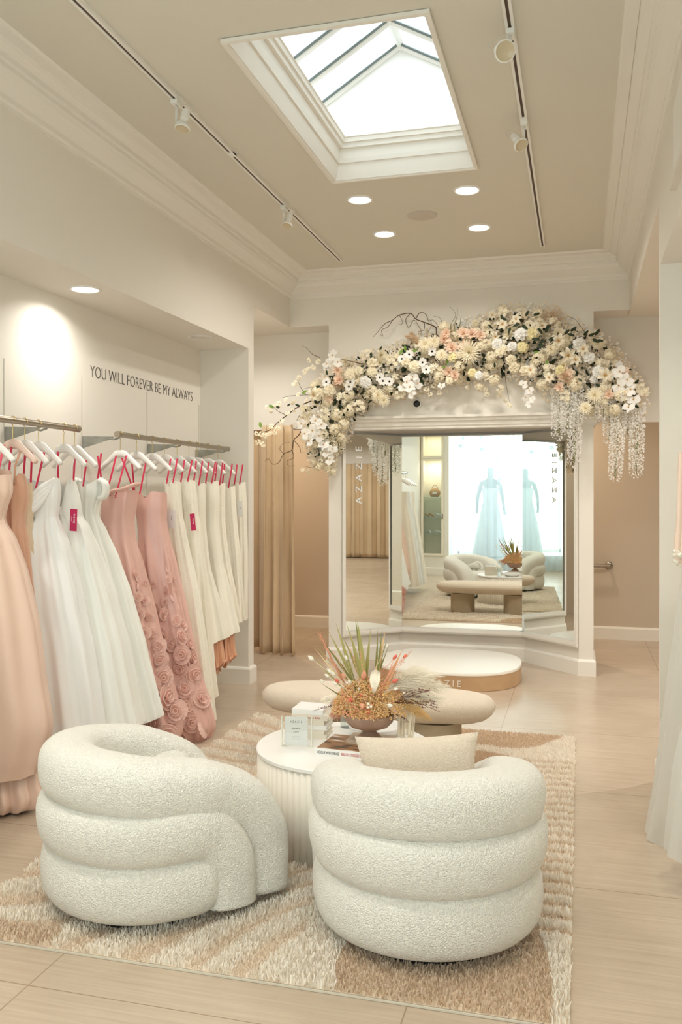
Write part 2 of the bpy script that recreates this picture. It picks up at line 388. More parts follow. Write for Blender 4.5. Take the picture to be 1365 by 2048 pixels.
ridge = (-1.104, 4.42)
xb0, xb1, zbs = X0 - 0.075, X1 + 0.11, 4.10
b = MB(); 
for k in range(7):
    y = Y0 + 0.02 + k * 0.295
    for (xa, za) in ((xb0, zbs), (xb1, zbs)):
        b.tube([(xa, y, za), (ridge[0], y, ridge[1])], 0.030, 4, ry=0.030)
b.tube([(ridge[0], Y0, ridge[1] - 0.01), (ridge[0], Y1, ridge[1] - 0.01)], 0.03, 4)
fr = struct('window_1', b, M_white)
b = MB()
for k in range(6):
    y = Y0 + 0.02 + k * 0.295
    for (xa, za) in ((xb0, zbs), (xb1, zbs)):
        b.tube([(xa, y + 0.262, za - 0.012), (ridge[0], y + 0.262, ridge[1] - 0.012)], 0.010, 4)
gk = MB_g = b.build('glazing_gasket', mat('grey_gasket', srgb(110, 120, 118), 0.6), fr, False)
b = MB()
for (xa, za) in ((xb0, zbs), (xb1, zbs)):
    b.add([(xa, Y0 - 0.05, za + 0.02), (xa, Y1 + 0.02, za + 0.02), (ridge[0], Y1 + 0.02, ridge[1] + 0.02), (ridge[0], Y0 - 0.05, ridge[1] + 0.02)], [(0, 1, 2, 3)])
b.build('glass', M_sky, fr, False)
b = MB()
yg = Y1 - 0.02
b.add([(xb0 - .02, yg, zbs - 0.2), (xb1 + .02, yg, zbs - 0.2), (xb1 + .02, yg, zbs), (ridge[0], yg, ridge[1] + .02), (xb0 - .02, yg, zbs),
       (xb0 - .02, yg + .04, zbs - 0.2), (xb1 + .02, yg + .04, zbs - 0.2), (xb1 + .02, yg + .04, zbs), (ridge[0], yg + .04, ridge[1] + .02), (xb0 - .02, yg + .04, zbs)],
      [(0, 1, 2, 3, 4), (9, 8, 7, 6, 5), (0, 5, 6, 1), (1, 6, 7, 2), (2, 7, 8, 3), (3, 8, 9, 4), (4, 9, 5, 0)])
b.add([(xb0 - .02, Y0 - .05, zbs - 0.1), (xb1 + .02, Y0 - .05, zbs - 0.1), (xb1 + .02, Y0 - .05, zbs), (ridge[0], Y0 - .05, ridge[1] + .02), (xb0 - .02, Y0 - .05, zbs)], [(4, 3, 2, 1, 0)])
struct('wall_skylight', b, M_white)

# shop window (window_2): frame and glass
b = MB(); yw = -2.0
for x in (WX0, -1.35, -0.2, WX1): b.box(x - 0.03, x + 0.03, yw - 0.03, yw + 0.03, 0.32, 3.05)
b.box(WX0, WX1, yw - 0.03, yw + 0.03, 0.32, 0.38); b.box(WX0, WX1, yw - 0.03, yw + 0.03, 2.99, 3.05)
wf = struct('window_2', b, M_white)
MB().box(WX0 + .03, WX1 - .03, yw - 0.004, yw + 0.004, 0.38, 2.99).build('glass', glassy('window_glass', (0.97, 0.99, 0.98, 1), 0.06), wf, False)
# sidewalk outside
SB('floor_street', mat('pavement', srgb(196, 200, 200), 0.9), (-9, 9, -9, -2.05, -0.12, 0.02))

# lamps -------------------------------------------------------------
def downlight(loc, power, label, group, r=0.075, spread=math.radians(150), col=WARM):
    on = power > 0
    t = thing('recessed_downlight', label, 'ceiling light', loc, 0, group)
    b = MB(); b.lathe([(r + 0.02, 0.0), (r + 0.02, -0.005), (r + 0.004, -0.008), (r, 0.0), (r - 0.004, 0.012)], 40, loc, cap0=False, cap1=False)
    b.build('trim_ring', M_white, t)
    b = MB(); b.lathe([(0.001, -0.002), (r * 0.98, -0.002), (r * 0.98, 0.004)], 40, loc, cap0=False, cap1=False); b.build('diffuser', M_glow if on else M_off, t)
    if power:
        l = area('downlight_lamp', (loc[0], loc[1], loc[2] - 0.012), (0, 0, 0), 2 * r, 2 * r, power, col, 'DISK', spread); l.parent = t
        l.location = (0, 0, -0.012)
    return t
DP = 6
for (x, y, lab) in ((-1.478, 5.935, 'round glowing downlight, front left of the four beyond the skylight'), (-0.735, 5.94, 'round glowing downlight, front right of the four, nearest the right track'),
               (-1.485, 6.765, 'round glowing downlight, back left of the four, nearest the floral arch'), (-0.748, 6.79, 'round glowing downlight, back right of the four, beside the ceiling speaker')):
    downlight((x, y, ZC), DP, lab, 'downlights in the main ceiling')
for i, (x, y) in enumerate(((-1.48, 1.9), (-0.74, 1.9), (-1.48, 0.4), (-0.74, 0.4))):  # extra lamps behind the camera, added to brighten the room
    downlight((x, y, ZC), DP, 'added unseen fill downlight in the ceiling at the shop front, %s' % ('left of the second pair', 'right of the second pair', 'left of the pair by the window', 'right of the pair by the window')[i], 'added fill downlights at the shop front')
downlight((-2.81, 4.597, 2.767), 3.8, 'round glowing downlight over the left clothes niche', 'niche downlights')
downlight((-2.81, 6.216, 2.767), 0, 'round white downlight at the far end of the niche soffit, seen edge-on', 'niche downlights')
downlight((-2.81, 2.4, 2.767), 8, 'round downlight in the near end of the niche soffit', 'niche downlights')
downlight((-3.0, 7.3, 3.14), 7, 'added unseen downlight in the soffit, lighting the fitting room curtain', 'corridor downlights')  # added lamp, hidden by the pillar, to light the curtain
downlight((-3.4, 9.1, 2.9), 12, 'round downlight over the fitting room corridor', 'corridor downlights', col=(1, .80, .58))
downlight((-0.3, 9.2, 2.9), 9, 'round downlight behind the mirror wall', 'corridor downlights', col=(1, .80, .58))
downlight((0.7, 6.6, 3.125), 8, 'added unseen downlight in the soffit of the right opening', 'corridor downlights')  # added lamp, kept out of sight behind the right pillar
downlight((0.65, 3.6, 2.77), 6, 'round downlight over the right clothes niche', 'niche downlights')
for x, y, w in ((2.5, 6.5, 'nearest the opening'), (5.5, 5.0, 'in its middle'), (9.5, 4.5, 'before its curtain wall')): downlight((x, y, 3.3), 40, 'round downlight in the ceiling of the next room, ' + w, 'next room downlights')
# ceiling speaker
b = MB(); b.lathe([(0.11, 0.0), (0.11, -0.006), (0.10, -0.008), (0.002, -0.008)], 40, (-1.118, 6.382, ZC), cap0=False, cap1=False)
tag(b.build('ceiling_speaker', mat('speaker_grille', srgb(205, 198, 186), 0.8, bump=(400, 0.4, 0.002))), 'round flush grey speaker grille between the ceiling downlights', 'speaker')

# track rails and spotlights
def track(xc, y0, y1, label, joint):
    t = thing('track_rail', label, 'lighting track', (xc, y0, ZC), 0, 'ceiling tracks')
    b = MB()
    b.box(xc - 0.02, xc - 0.007, y0, y1, ZC - 0.022, ZC - 0.0005); b.box(xc + 0.007, xc + 0.02, y0, y1, ZC - 0.022, ZC - 0.0005); b.box(xc - 0.007, xc + 0.007, y0, y1, ZC - 0.008, ZC - 0.0005)
    b.build('rail', M_white, t, False)
    for a, c in ((y0, joint - 0.03), (joint + 0.03, y1 - 0.01)):
        MB().box(xc - 0.007, xc + 0.007, a, c, ZC - 0.018, ZC - 0.008).build('slot', M_dark, t, False)
    MB().box(xc - 0.02, xc + 0.02, joint - 0.03, joint + 0.03, ZC - 0.024, ZC - 0.012).build('connector', M_white, t, False)
    return t
track(-2.01, 0.6, 7.37, 'long white ceiling track on the left with a dark slot', 4.90)
track(-0.295, 0.6, 7.38, 'long white ceiling track on the right with a dark slot', 4.86)
def spot(x, y, aim, side, label, k=0.72):
    z = ZC - 0.024
    t = thing('track_spotlight', label, 'spotlight', (x, y, z), 0, 'track spotlights')
    MB().box(x - 0.018, x + 0.018, y - 0.035, y + 0.035, z - 0.022, z).build('track_adapter', M_white, t, False)
    a = Vector(aim).normalized(); sd = Vector(side).normalized(); R = rot_to(a)
    piv = Vector((x, y, z - 0.022)); low = piv + Vector((0, 0, -0.085)); c0 = low + sd * 0.045 - a * 0.045 * k + Vector((0, 0, .03))
    b = MB(); b.tube([tuple(piv), tuple(piv + Vector((0, 0, -0.03))), tuple(low)], 0.006, 8, ry=0.014); b.build('arm', M_white, t)
    b = MB(); b.lathe([(r_ * k, h * k) for r_, h in ((0.004, 0), (0.026, 0.002), (0.030, 0.02), (0.030, 0.075), (0.026, 0.08), (0.002, 0.08))], 20, c0, R); b.build('lamp_holder', M_white, t, auto=35)
    b = MB(); b.lathe([(r_ * k, h * k) for r_, h in ((0.024, 0.078), (0.024, 0.10), (0.048, 0.128), (0.055, 0.138), (0.055, 0.15), (0.048, 0.154))], 24, c0, R, cap0=False, cap1=False); bb = b.build('bulb', M_bulb, t, auto=35)
    b = MB(); b.lathe([(r_ * k, h * k) for r_, h in ((0.048, 0.154), (0.036, 0.148), (0.02, 0.144), (0.001, 0.144))], 24, c0, R, cap0=False, cap1=False); b.build('lens', M_lens, bb)
    b = MB(); b.tube([tuple(low), tuple(c0 + a * 0.08 * k)], 0.006, 8); b.build('pivot', M_white, t)
    b = MB(); b.tube(catmull([tuple(piv), tuple(piv + sd * 0.03 + Vector((0, 0, .004))), tuple(c0 + sd * 0.04 + Vector((0, 0, .02))), tuple(c0 + sd * 0.028 + a * 0.01), tuple(c0 + a * 0.01)], 6), 0.0022, 6)
    b.build('cable', M_cable, t)
    return t
M_bulb = mat('bulb_white', srgb(236, 236, 230), 0.3); M_lens = mat('bulb_lens', srgb(205, 190, 160), 0.15); M_cable = mat('cable_grey', srgb(214, 210, 200), 0.5)
spot(-2.01, 4.16, (-0.10, -0.25, -1), (0.9, 0.1, 0), 'white track spotlight hanging on the left track near the camera')
spot(-2.01, 5.87, (-0.15, -0.35, -1), (0.7, -0.2, 0), 'white track spotlight farther along the left track')
spot(-0.295, 3.92, (0.30, -0.80, -0.50), (-0.9, -0.2, 0), 'white track spotlight on the right track aimed at the camera, its bulb face showing', 0.85)
spot(-0.295, 4.90, (0.45, -0.55, -0.8), (-0.9, 0, 0), 'white track spotlight below the joint of the right track')

# white access panel high on the right wall
t = thing('access_panel', 'small white framed panel high on the right wall, cut by the frame edge', 'wall panel', (XR, 3.9, 3.0))
MB().box(XR - 0.012, XR, 3.30, 4.10, 2.93, 3.26).build('frame', M_galv, t, False)
MB().box(XR - 0.02, XR - 0.012, 3.34, 4.07, 2.955, 3.235).build('panel', M_white, t, False)
MB().box(XR - 0.03, XR, 3.28, 4.13, 2.895, 2.925).build('lower_rail', M_wall, t, False)
# round sensor on the wall above the mirrors
c = aty(835, 808, YB)
t = thing('smoke_detector', 'round black device with a white rim on the cap over the mirrors', 'sensor', (c[0], YB, c[2]))
Rm = Matrix.Rotation(PI / 2, 3, 'X')
b = MB(); b.lathe([(0.038, 0), (0.038, 0.022), (0.031, 0.026)], 32, (c[0], YB, c[2]), Rm, cap1=False); b.build('rim', M_white, t)
b = MB(); b.lathe([(0.031, 0.025), (0.028, 0.03), (0.001, 0.031)], 32, (c[0], YB, c[2]), Rm, cap0=False); b.build('face', M_black, t)
# grab rail on the corridor wall
t = thing('grab_rail', 'short steel grab rail on the corridor wall right of the mirrors', 'handrail', (0.0, 9.95, 0.8))
b = MB(); b.tube(catmull([(-0.5, 9.94, 0.80), (-0.5, 9.88, 0.80), (-0.44, 9.86, 0.80), (0.24, 9.86, 0.80), (0.30, 9.88, 0.80), (0.30, 9.94, 0.80)], 6), 0.017, 12); b.build('bar', M_metal, t)
for x in (-0.5, 0.30):
    b = MB(); b.lathe([(0.04, 0), (0.04, 0.012), (0.02, 0.018)], 24, (x, 9.95, 0.80), Rm); b.build('flange', M_metal, t)
# ---------------------------------------------------------------- tri-fold mirror
tm = thing('trifold_mirror', 'tall three-panel mirror set in the white bay under the flower arch', 'mirror', (-1.09, 8.1, zb))
def wing(p0, p1, name='mirror_panel', off=0.012):
    d = Vector((p1[0] - p0[0], p1[1] - p0[1], 0)).normalized(); n = Vector((d.y, -d.x, 0))   # towards the room (-y side)
    P0 = Vector((p0[0], p0[1], 0)) + n * off; P1 = Vector((p1[0], p1[1], 0)) + n * off
    b = MB(); Q = []
    for (pp, zz) in ((P0, zb), (P1, zb), (P1, zt), (P0, zt)): Q.append((pp.x, pp.y, zz))
    for (pp, zz) in ((P0, zb), (P1, zb), (P1, zt), (P0, zt)): Q.append((pp.x - n.x * .006, pp.y - n.y * .006, zz))
    b.add(Q, [(0, 1, 2, 3), (7, 6, 5, 4), (0, 4, 5, 1), (1, 5, 6, 2), (2, 6, 7, 3), (3, 7, 4, 0)])
    return b.build(name, M_mirror, tm, False), P0, P1, d, n
wl = wing((OL, YO + 0.01), (HL, YC)); wc = wing((HL + 0.006, YC), (HR - 0.006, YC)); wr = wing((HR, YC), (OR, YO + 0.01))
b = MB()
for (w_, e0, e1) in ((wl, 1, 0), (wc, 0, 0), (wr, 0, 1)):
    _, P0, P1, d, n = w_
    def bar(a, c, z0, z1, th=0.014):
        q = [a, c, c + n * th, a + n * th]; b.prism([(p.x, p.y) for p in (q[3], q[2], q[1], q[0])], z0, z1)
    bar(P0, P1, zb - 0.035, zb + 0.004, 0.02); bar(P0, P1, zb - 0.05, zb - 0.035, 0.012)
    if e0: bar(P0 - d * 0.025, P0 + d * 0.006, zb - 0.05, zt)
    if e1: bar(P1 - d * 0.006, P1 + d * 0.025, zb - 0.05, zt)
b.build('frame', M_trim, tm, False)
_, P0, P1, d, n = wl
c0 = P0 + d * 0.155 + n * 0.003
Ml = Matrix.Translation((c0.x, c0.y, 1.745)) @ Matrix(((0, -d.x, n.x, 0), (0, -d.y, n.y, 0), (1, 0, 0, 0), (0, 0, 0, 1)))
letters(text('lettering', 'AZAZIE', 0.098, mat('frosted_letter', srgb(240, 240, 236), 0.5), tm, Ml, 0.0008, 1.0, 1.85, bold=0.0015))
# ---------------------------------------------------------------- oval podium
M_oak = mat('podium_oak', srgb(205, 172, 134), 0.45, bump=(8, 0.1, 0.003, (1, 1, 14)), var=(5, srgb(194, 160, 122)))
def superell(a, b_, n, e=2.6):
    o = []
    for j in range(n):
        t = 2 * PI * j / n; c, s = math.cos(t), math.sin(t)
        o.append((a * math.copysign(abs(c) ** (2 / e), c), b_ * math.copysign(abs(s) ** (2 / e), s)))
    return o
PC = (-1.08, 7.52)
t = thing('podium', 'round-cornered white-topped wooden podium in front of the mirrors', 'podium', (PC[0], PC[1], 0))
def slab(prof, a, b_, n=96, e=2.6, c=(0, 0)):
    m_ = MB(); m_.rings([[(c[0] + x, c[1] + y, z) for x, y in superell(a - i, b_ - i, n, e)] for i, z in prof], True, True, True); return m_
slab([(0.004, 0.0), (0, 0.004), (0, 0.125)], 0.60, 0.56, c=PC).build('side_band', M_oak, t, True, auto=40)
slab([(-0.003, 0.125), (-0.003, 0.143), (0.0, 0.147)], 0.60, 0.56, c=PC).build('top', mat('podium_top', srgb(240, 236, 226), 0.35), t, True, auto=40)
yf = PC[1] - 0.56
letters(text('lettering', 'AZAZIE', 0.068, mat('podium_letter', srgb(236, 228, 214), 0.5), t, Matrix.Translation((PC[0] + 0.01, yf - 0.004, 0.062)) @ Matrix.Rotation(PI / 2, 4, 'X'), 0.003, 1.0, 1.55, bold=0.001))

# ---------------------------------------------------------------- boucle fabrics
M_boucle = mat('ivory_boucle', srgb(242, 240, 231), 0.95, sheen=0.2, nub=(190, 0.85, 0.006), spec=0.1)
M_boucle2 = mat('sand_boucle', srgb(229, 215, 196), 0.95, sheen=0.2, nub=(210, 0.7, 0.005), spec=0.1)
M_base = mat('chair_plinth', srgb(46, 46, 50), 0.6)

def sup_section(k, n=28):
    # rounded-square-ish section, unit size
    o = []
    for j in range(n):
        a = 2 * PI * j / n; c, s = math.cos(a), math.sin(a); o.append((math.copysign(abs(c) ** k, c), math.copysign(abs(s) ** k, s)))
    return o
def roll(pts, a, b_, caps=(False, False), up=(0, 0, 1), n=28, k=0.74):
    P = pts; N_ = len(P); S = sup_section(k, n); m_ = MB(); T = []
    for i in range(N_): T.append((P[min(i + 1, N_ - 1)] - P[max(i - 1, 0)]).normalized())
    U = Vector(up); U = (U - T[0] * U.dot(T[0])).normalized(); rs = []
    def ring(p, U, B, s): return [tuple(p + B * (x * a * s) + U * (y * b_ * s)) for x, y in S]
    for i in range(N_):
        U = (U - T[i] * U.dot(T[i])).normalized(); B = T[i].cross(U)
        if i == 0 and caps[0]:
            for q in range(5):
                w = PI / 2 * q / 5; rs.append(ring(P[0] - T[0] * (a * 0.75 * math.cos(w)), U, B, max(0.05, math.sin(w))))
        rs.append(ring(P[i], U, B, 1.0))
        if i == N_ - 1 and caps[1]:
            for q in range(1, 6):
                w = PI / 2 * q / 5; rs.append(ring(P[i] + T[i] * (a * 0.75 * math.sin(w)), U, B, max(0.05, math.cos(w))))
    m_.rings(rs, True, True, True); return m_
def horseshoe(R, yb, arm, z, n=10, dz=0.0):
    # arm: list of half-path points (x, y, z) from the front floor up to where the straight arm meets the arc
    right = [Vector(p) for p in arm]; arc = [Vector((R * math.cos(t), yb - R * 0.97 * math.sin(t), z - dz * (1 - math.sin(t)) ** 1.3)) for t in [PI * i / 8 for i in range((1 if dz else 0), 9 - (1 if dz else 0))]]
    left = [Vector((-p.x, p.y, p.z)) for p in reversed(right)]
    return catmull(right + arc + left, n)
def armchair(loc, rz, label):
    t = thing('boucle_armchair', label, 'armchair', loc, rz, 'ivory boucle tub chairs')
    z3, z2, z1 = 0.150, 0.342, 0.520
    top = horseshoe(0.312, -0.02, [(0.262, 0.315, 0.045), (0.264, 0.318, 0.20), (0.270, 0.300, 0.27), (0.282, 0.225, 0.38), (0.298, 0.10, 0.445), (0.310, 0.02, 0.472)], z1, dz=0.045)
    roll(top, 0.110, 0.103, up=(0, 1, 0)).build('top_roll', M_boucle, t, local=True)
    mid = horseshoe(0.318, -0.02, [(0.300, 0.150, 0.045), (0.302, 0.152, 0.12), (0.306, 0.135, 0.21), (0.312, 0.065, 0.318)], z2)
    roll(mid, 0.110, 0.108, up=(0, 1, 0)).build('middle_roll', M_boucle, t, local=True)
    low = horseshoe(0.300, -0.02, [(0.300, 0.035, z3)], z3)
    roll(low, 0.112, 0.122, caps=(True, True)).build('bottom_roll', M_boucle, t, local=True)
    slab([(0.06, 0.06), (0.0, 0.10), (0.0, 0.33), (0.02, 0.37), (0.06, 0.395), (0.12, 0.40)], 0.235, 0.33, 64, 3.4, (0, 0.055)).build('seat', M_boucle, t, local=True)
    slab([(0.0, 0.0), (0.0, 0.05)], 0.30, 0.30, 48, 2.0, (0, -0.02)).build('plinth', M_base, t, local=True)
    return t
RUGZ = 0.014
CR = armchair((-0.54, 3.17, RUGZ), math.radians(17), 'ivory boucle armchair on the right, its back to us, beige cushion inside')
CL = armchair((-1.605, 3.125, RUGZ), math.radians(-40), 'ivory boucle armchair on the left, turned towards the coffee table')

def cushion(w, h, th, n=26, pinch=0.10):
    m_ = MB(); G = []
    for side in (1, -1):
        g = []
        for i in range(n + 1):
            row = []
            for j in range(n + 1):
                u = -1 + 2 * i / n; v = -1 + 2 * j / n
                k = (1 - abs(u) ** 2.6) * (1 - abs(v) ** 2.6); zz = side * th / 2 * max(0, k) ** 0.5
                px = u * w / 2 * (1 - pinch * (1 - v * v) * abs(u) ** 2); py = v * h / 2 * (1 - pinch * (1 - u * u) * abs(v) ** 2)
                row.append((px, py, zz))
            g.append(row)
        G.append(g)
    for side, g in enumerate(G):
        vs_ = [p for r in g for p in r]; fs_ = []
        for i in range(n):
            for j in range(n):
                a = i * (n + 1) + j; f = (a, a + n + 1, a + n + 2, a + 1); fs_.append(f if side == 0 else f[::-1])
        m_.add(vs_, fs_)
    return m_
cz = 0.50
cu = cushion(0.46, 0.25, 0.13).build('lumbar_cushion', M_boucle2, None)
tag(cu, 'beige boucle lumbar cushion leaning inside the right armchair', 'cushion')
cu.location = (-0.575, 3.20, 0.545); cu.rotation_euler = (math.radians(80), math.radians(-3), math.radians(12))
# knotted cushion on the left chair
b = MB(); kn = []
for i in range(96):
    a = 2 * PI * i / 96; kn.append((0.075 * (math.sin(a) + 2 * math.sin(2 * a)) * .55, 0.05 * math.sin(3 * a) * 1.1, 0.075 * (math.cos(a) - 2 * math.cos(2 * a)) * .55))
b.tube(kn + [kn[0]], 0.042, 12)
k = b.build('knot_cushion', M_boucle, None); tag(k, 'round knotted ivory cushion on the seat of the left armchair, seen in the mirror', 'cushion')
k.scale = (.85, .85, .85); k.location = (-1.55, 3.15, RUGZ + 0.42); k.rotation_euler = (math.radians(-15), 0, math.radians(-40))

# ---------------------------------------------------------------- bench
M_leg = mat('dark_sand_boucle', srgb(190, 174, 150), 0.95, nub=(210, 0.7, 0.005))
BCX, BCY = -1.155, 5.02
t = thing('boucle_bench', 'long rounded beige boucle bench beyond the coffee table', 'bench', (BCX, BCY, 0))
slab([(0.16, 0.268), (0.10, 0.272), (0.055, 0.288), (0.02, 0.315), (0.0, 0.35), (0.006, 0.38), (0.03, 0.405), (0.07, 0.418), (0.12, 0.424)], 0.695, 0.245, 96, 2.5, (BCX, BCY)).build('cushion', M_boucle2, t)
for s in (-1, 1):
    slab([(0.0, RUGZ - 0.004), (0.0, 0.27)], 0.155, 0.15, 48, 2.6, (BCX + s * 0.345, BCY)).build('leg', M_leg, t, auto=40)

# ---------------------------------------------------------------- coffee table
TCX, TCY, TR = -1.036, 3.87, 0.40
TZ = 0.42
t = thing('coffee_table', 'round white fluted drum coffee table between the chairs', 'coffee table', (TCX, TCY, 0))
b = MB(); rs = []
nf = 76; seg = nf * 8
for z in (RUGZ - 0.008, TZ - 0.02):
    rs.append([(TCX + (TR - 0.012 + 0.008 * abs(math.sin(nf * PI * j / seg))) * math.cos(2 * PI * j / seg), TCY + (TR - 0.012 + 0.008 * abs(math.sin(nf * PI * j / seg))) * math.sin(2 * PI * j / seg), z) for j in range(seg)])
b.rings(rs, True, True, True); b.build('fluted_drum', mat('table_lacquer', srgb(238, 232, 220), 0.4), t)
b = MB(); b.lathe([(TR - 0.006, TZ - 0.022), (TR, TZ - 0.018), (TR, TZ - 0.004), (TR - 0.004, TZ)], 128, (TCX, TCY, 0)); b.build('top', mat('table_top_white', srgb(242, 241, 237), 0.3), t, auto=40)

# books, sign, dishes
M_paper = mat('page_edges', srgb(232, 226, 212), 0.8, bump=(300, 0.2, 0.002, (1, 1, 20)))
def book(name, label, cx, cy, z, w, d, h, rz, cover, spine_text=None, group=None, tcol=None, ts=0.018, tx=0.0, sx=1.0):
    t = thing(name, label, 'book', (cx, cy, z), rz, group); c = 0.003
    m_ = MB(); m_.box(-w / 2, w / 2, -d / 2, d / 2, 0, c); m_.box(-w / 2, w / 2, -d / 2, d / 2, h - c, h); m_.box(-w / 2, w / 2, -d / 2, -d / 2 + c, c, h - c)
    m_.build('cover', cover, t, False, local=True)
    MB().box(-w / 2 + 0.004, w / 2 - 0.004, -d / 2 + c, d / 2 - 0.005, c, h - c).build('pages', M_paper, t, False, local=True)
    if spine_text:
        for (s, col, x, al) in spine_text:
            o = text('spine_lettering', s, ts, col, None, Matrix.Translation((x, -d / 2 - 0.0006, h / 2)) @ Matrix.Rotation(PI / 2, 4, 'X'), 0.0004, sx, 1.0, align=al); o.parent = t
    return t
M_bw = mat('white_cover', srgb(238, 238, 236), 0.35); M_bc = mat('cream_cover', srgb(226, 220, 204), 0.5); M_bb = mat('beige_cover', srgb(196, 178, 156), 0.5); M_red = mat('red_ink', srgb(196, 84, 76), 0.6); M_or = mat('orange_cover', srgb(214, 120, 84), 0.5)
SX, SY = -1.228, 3.99; z = TZ
stack = [(0.166, 0.148, 0.020, M_bc, 'pale book at the bottom of the stack behind the clear sign', None), (0.168, 0.150, 0.020, M_bc, 'second book from the bottom of the stack, pale spine', None),
         (0.168, 0.150, 0.022, M_bw, 'middle book of the stack with a small black mark on its spine', [('/', M_ink, 0.085, 'CENTER')]),
         (0.168, 0.150, 0.020, M_bc, 'cream book just under the titled one in the stack', None),
         (0.172, 0.152, 0.024, M_bc, 'cream book with red spine title, second from the top of the stack', [('Merles & Me', M_red, 0.02, 'CENTER'), ('Cecile', M_red, -0.075, 'CENTER')]),
         (0.152, 0.145, 0.024, M_bw, 'white book on top of the stack', None)]
for i, (w, d, h, m_, lab, tx) in enumerate(stack):
    book('book', lab, SX + 0.004 * (-1) ** i, SY + 0.002 * i, z, w, d, h, math.radians(2 + 1.5 * (-1) ** i), m_, tx, 'books stacked on the coffee table', ts=0.013); z += h + 0.0004
# large wedding book
VX, VY, VR = -0.945, 3.775, math.radians(-4)
vt = book('book', 'large wedding book with a photographic cover under the wooden bowl', VX, VY, TZ, 0.32, 0.24, 0.034, VR, M_bw,
          [('VOGUE WEDDINGS', M_ink, -0.152, 'LEFT'), ('BRIDES DRESSES DE', M_red, -0.040, 'LEFT')], ts=0.0165, sx=0.70)
def m_cover():
    m = mat('photo_cover', srgb(140, 92, 56), 0.25); nt = m.node_tree; N = nt.nodes; L = nt.links; p = N['Principled BSDF']
    tc = N.new('ShaderNodeTexCoord'); mp = N.new('ShaderNodeMapping'); mp.inputs['Scale'].default_value = (9, 30, 1); L.new(tc.outputs['Object'], mp.inputs[0])
    n = N.new('ShaderNodeTexNoise'); n.inputs['Scale'].default_value = 1.0; n.inputs['Detail'].default_value = 2; L.new(mp.outputs[0], n.inputs[0])
    r = N.new('ShaderNodeValToRGB'); e = r.color_ramp.elements; e[0].position = 0.36; e[0].color = srgb(52, 44, 38); e[1].position = 0.66; e[1].color = srgb(226, 214, 200)
    k = e.new(0.45); k.color = srgb(146, 98, 60); k = e.new(0.56); k.color = srgb(160, 116, 80); L.new(n.outputs[0], r.inputs[0]); L.new(r.outputs[0], p.inputs['Base Color']); return m
m_ = MB(); m_.box(-0.155, 0.155, -0.115, 0.115, 0.034, 0.0345); m_.build('cover_picture', m_cover(), vt, False, local=True)
book('book', 'small beige book between the wedding book and the foot of the bowl', VX + 0.045, VY + 0.055, TZ + 0.0348, 0.20, 0.13, 0.016, VR + 0.05, M_bb)
BZ = TZ + 0.0515
# wooden footed bowl
BX, BY = -0.905, 3.81
t = thing('footed_bowl', 'brown turned-wood footed bowl holding the dried flowers', 'bowl', (BX, BY, BZ))
M_wood = mat('walnut_bowl', srgb(172, 142, 124), 0.5, bump=(10, 0.2, 0.004, (1, 1, 16)), var=(9, srgb(154, 124, 106)))
b = MB(); b.lathe([(0.058, 0), (0.058, 0.004), (0.045, 0.018), (0.028, 0.034), (0.022, 0.046)], 48, (BX, BY, BZ)); b.build('foot', M_wood, t)
b = MB(); b.lathe([(0.02, 0.042), (0.05, 0.045), (0.085, 0.058), (0.105, 0.078), (0.112, 0.10), (0.113, 0.113), (0.109, 0.114), (0.104, 0.10), (0.095, 0.08), (0.06, 0.065), (0.01, 0.06)], 64, (BX, BY, BZ)); b.build('basin', M_wood, t)
# white dish behind the bowl
DX, DY = -0.93, 4.06
t = thing('ring_dish', 'glossy white ceramic dish behind the footed bowl', 'dish', (DX, DY, TZ))
b = MB(); b.lathe([(0.06, 0), (0.09, 0.002), (0.125, 0.03), (0.132, 0.045), (0.124, 0.047), (0.09, 0.018), (0.01, 0.012)], 48, (DX, DY, TZ)); b.build('dish', mat('white_glaze', srgb(244, 244, 242), 0.08, coat=0.5), t)
# clear acrylic sign
AX, AY, AR = -1.232, 3.775, math.radians(10)
t = thing('acrylic_sign', 'clear acrylic stand with a small printed card beside the books', 'sign', (AX, AY, TZ), AR); t.scale = (0.80, 0.80, 0.95)
M_acr = glassy('acrylic', (0.985, 0.99, 0.985, 1), 0.06)
m_ = MB(); m_.box(-0.082, 0.082, -0.004, -0.001, 0.004, 0.142)
m_.build('plate', M_acr, t, False, local=True)
m_ = MB(); M_ae = mat('acrylic_edge', srgb(226, 226, 214), 0.2)
for s_ in (-1, 1):
    m_ = MB(); m_.box(min(s_ * 0.082, s_ * 0.088), max(s_ * 0.082, s_ * 0.088), -0.012, 0.012, 0.0, 0.145); m_.box(min(s_ * 0.06, s_ * 0.088), max(s_ * 0.06, s_ * 0.088), -0.018, 0.018, 0.0, 0.004)
    m_.build('edge_block', M_ae, t, False, local=True)
cd = MB().box(-0.070, 0.060, 0.0, 0.002, 0.006, 0.142).build('card', mat('card_white', srgb(232, 234, 232), 0.6), t, False, local=True)
for (s, sz, z, sp) in (('AZAZIE', 0.014, 0.118, 1.8), ('SHOW us', 0.012, 0.086, 1.0), ('LOVE', 0.012, 0.070, 1.2), ('a a a a a a a', 0.005, 0.047, 1.1), ('a a a a a a a', 0.005, 0.037, 1.1)):
    if sz < 0.006:
        o = MB().box(-0.022, 0.022, -0.0006, 0.0, z - 0.0008, z + 0.0008).build('printed_line', mat('pale_ink', srgb(168, 172, 170), 0.6), None, False)
        o.location = (-0.005, 0, 0)
    else: o = text('printed_line', s, sz, M_ink, None, Matrix.Translation((-0.005, -0.0006, z)) @ Matrix.Rotation(PI / 2, 4, 'X'), 0.0003, 0.9, sp)
    o.parent = cd
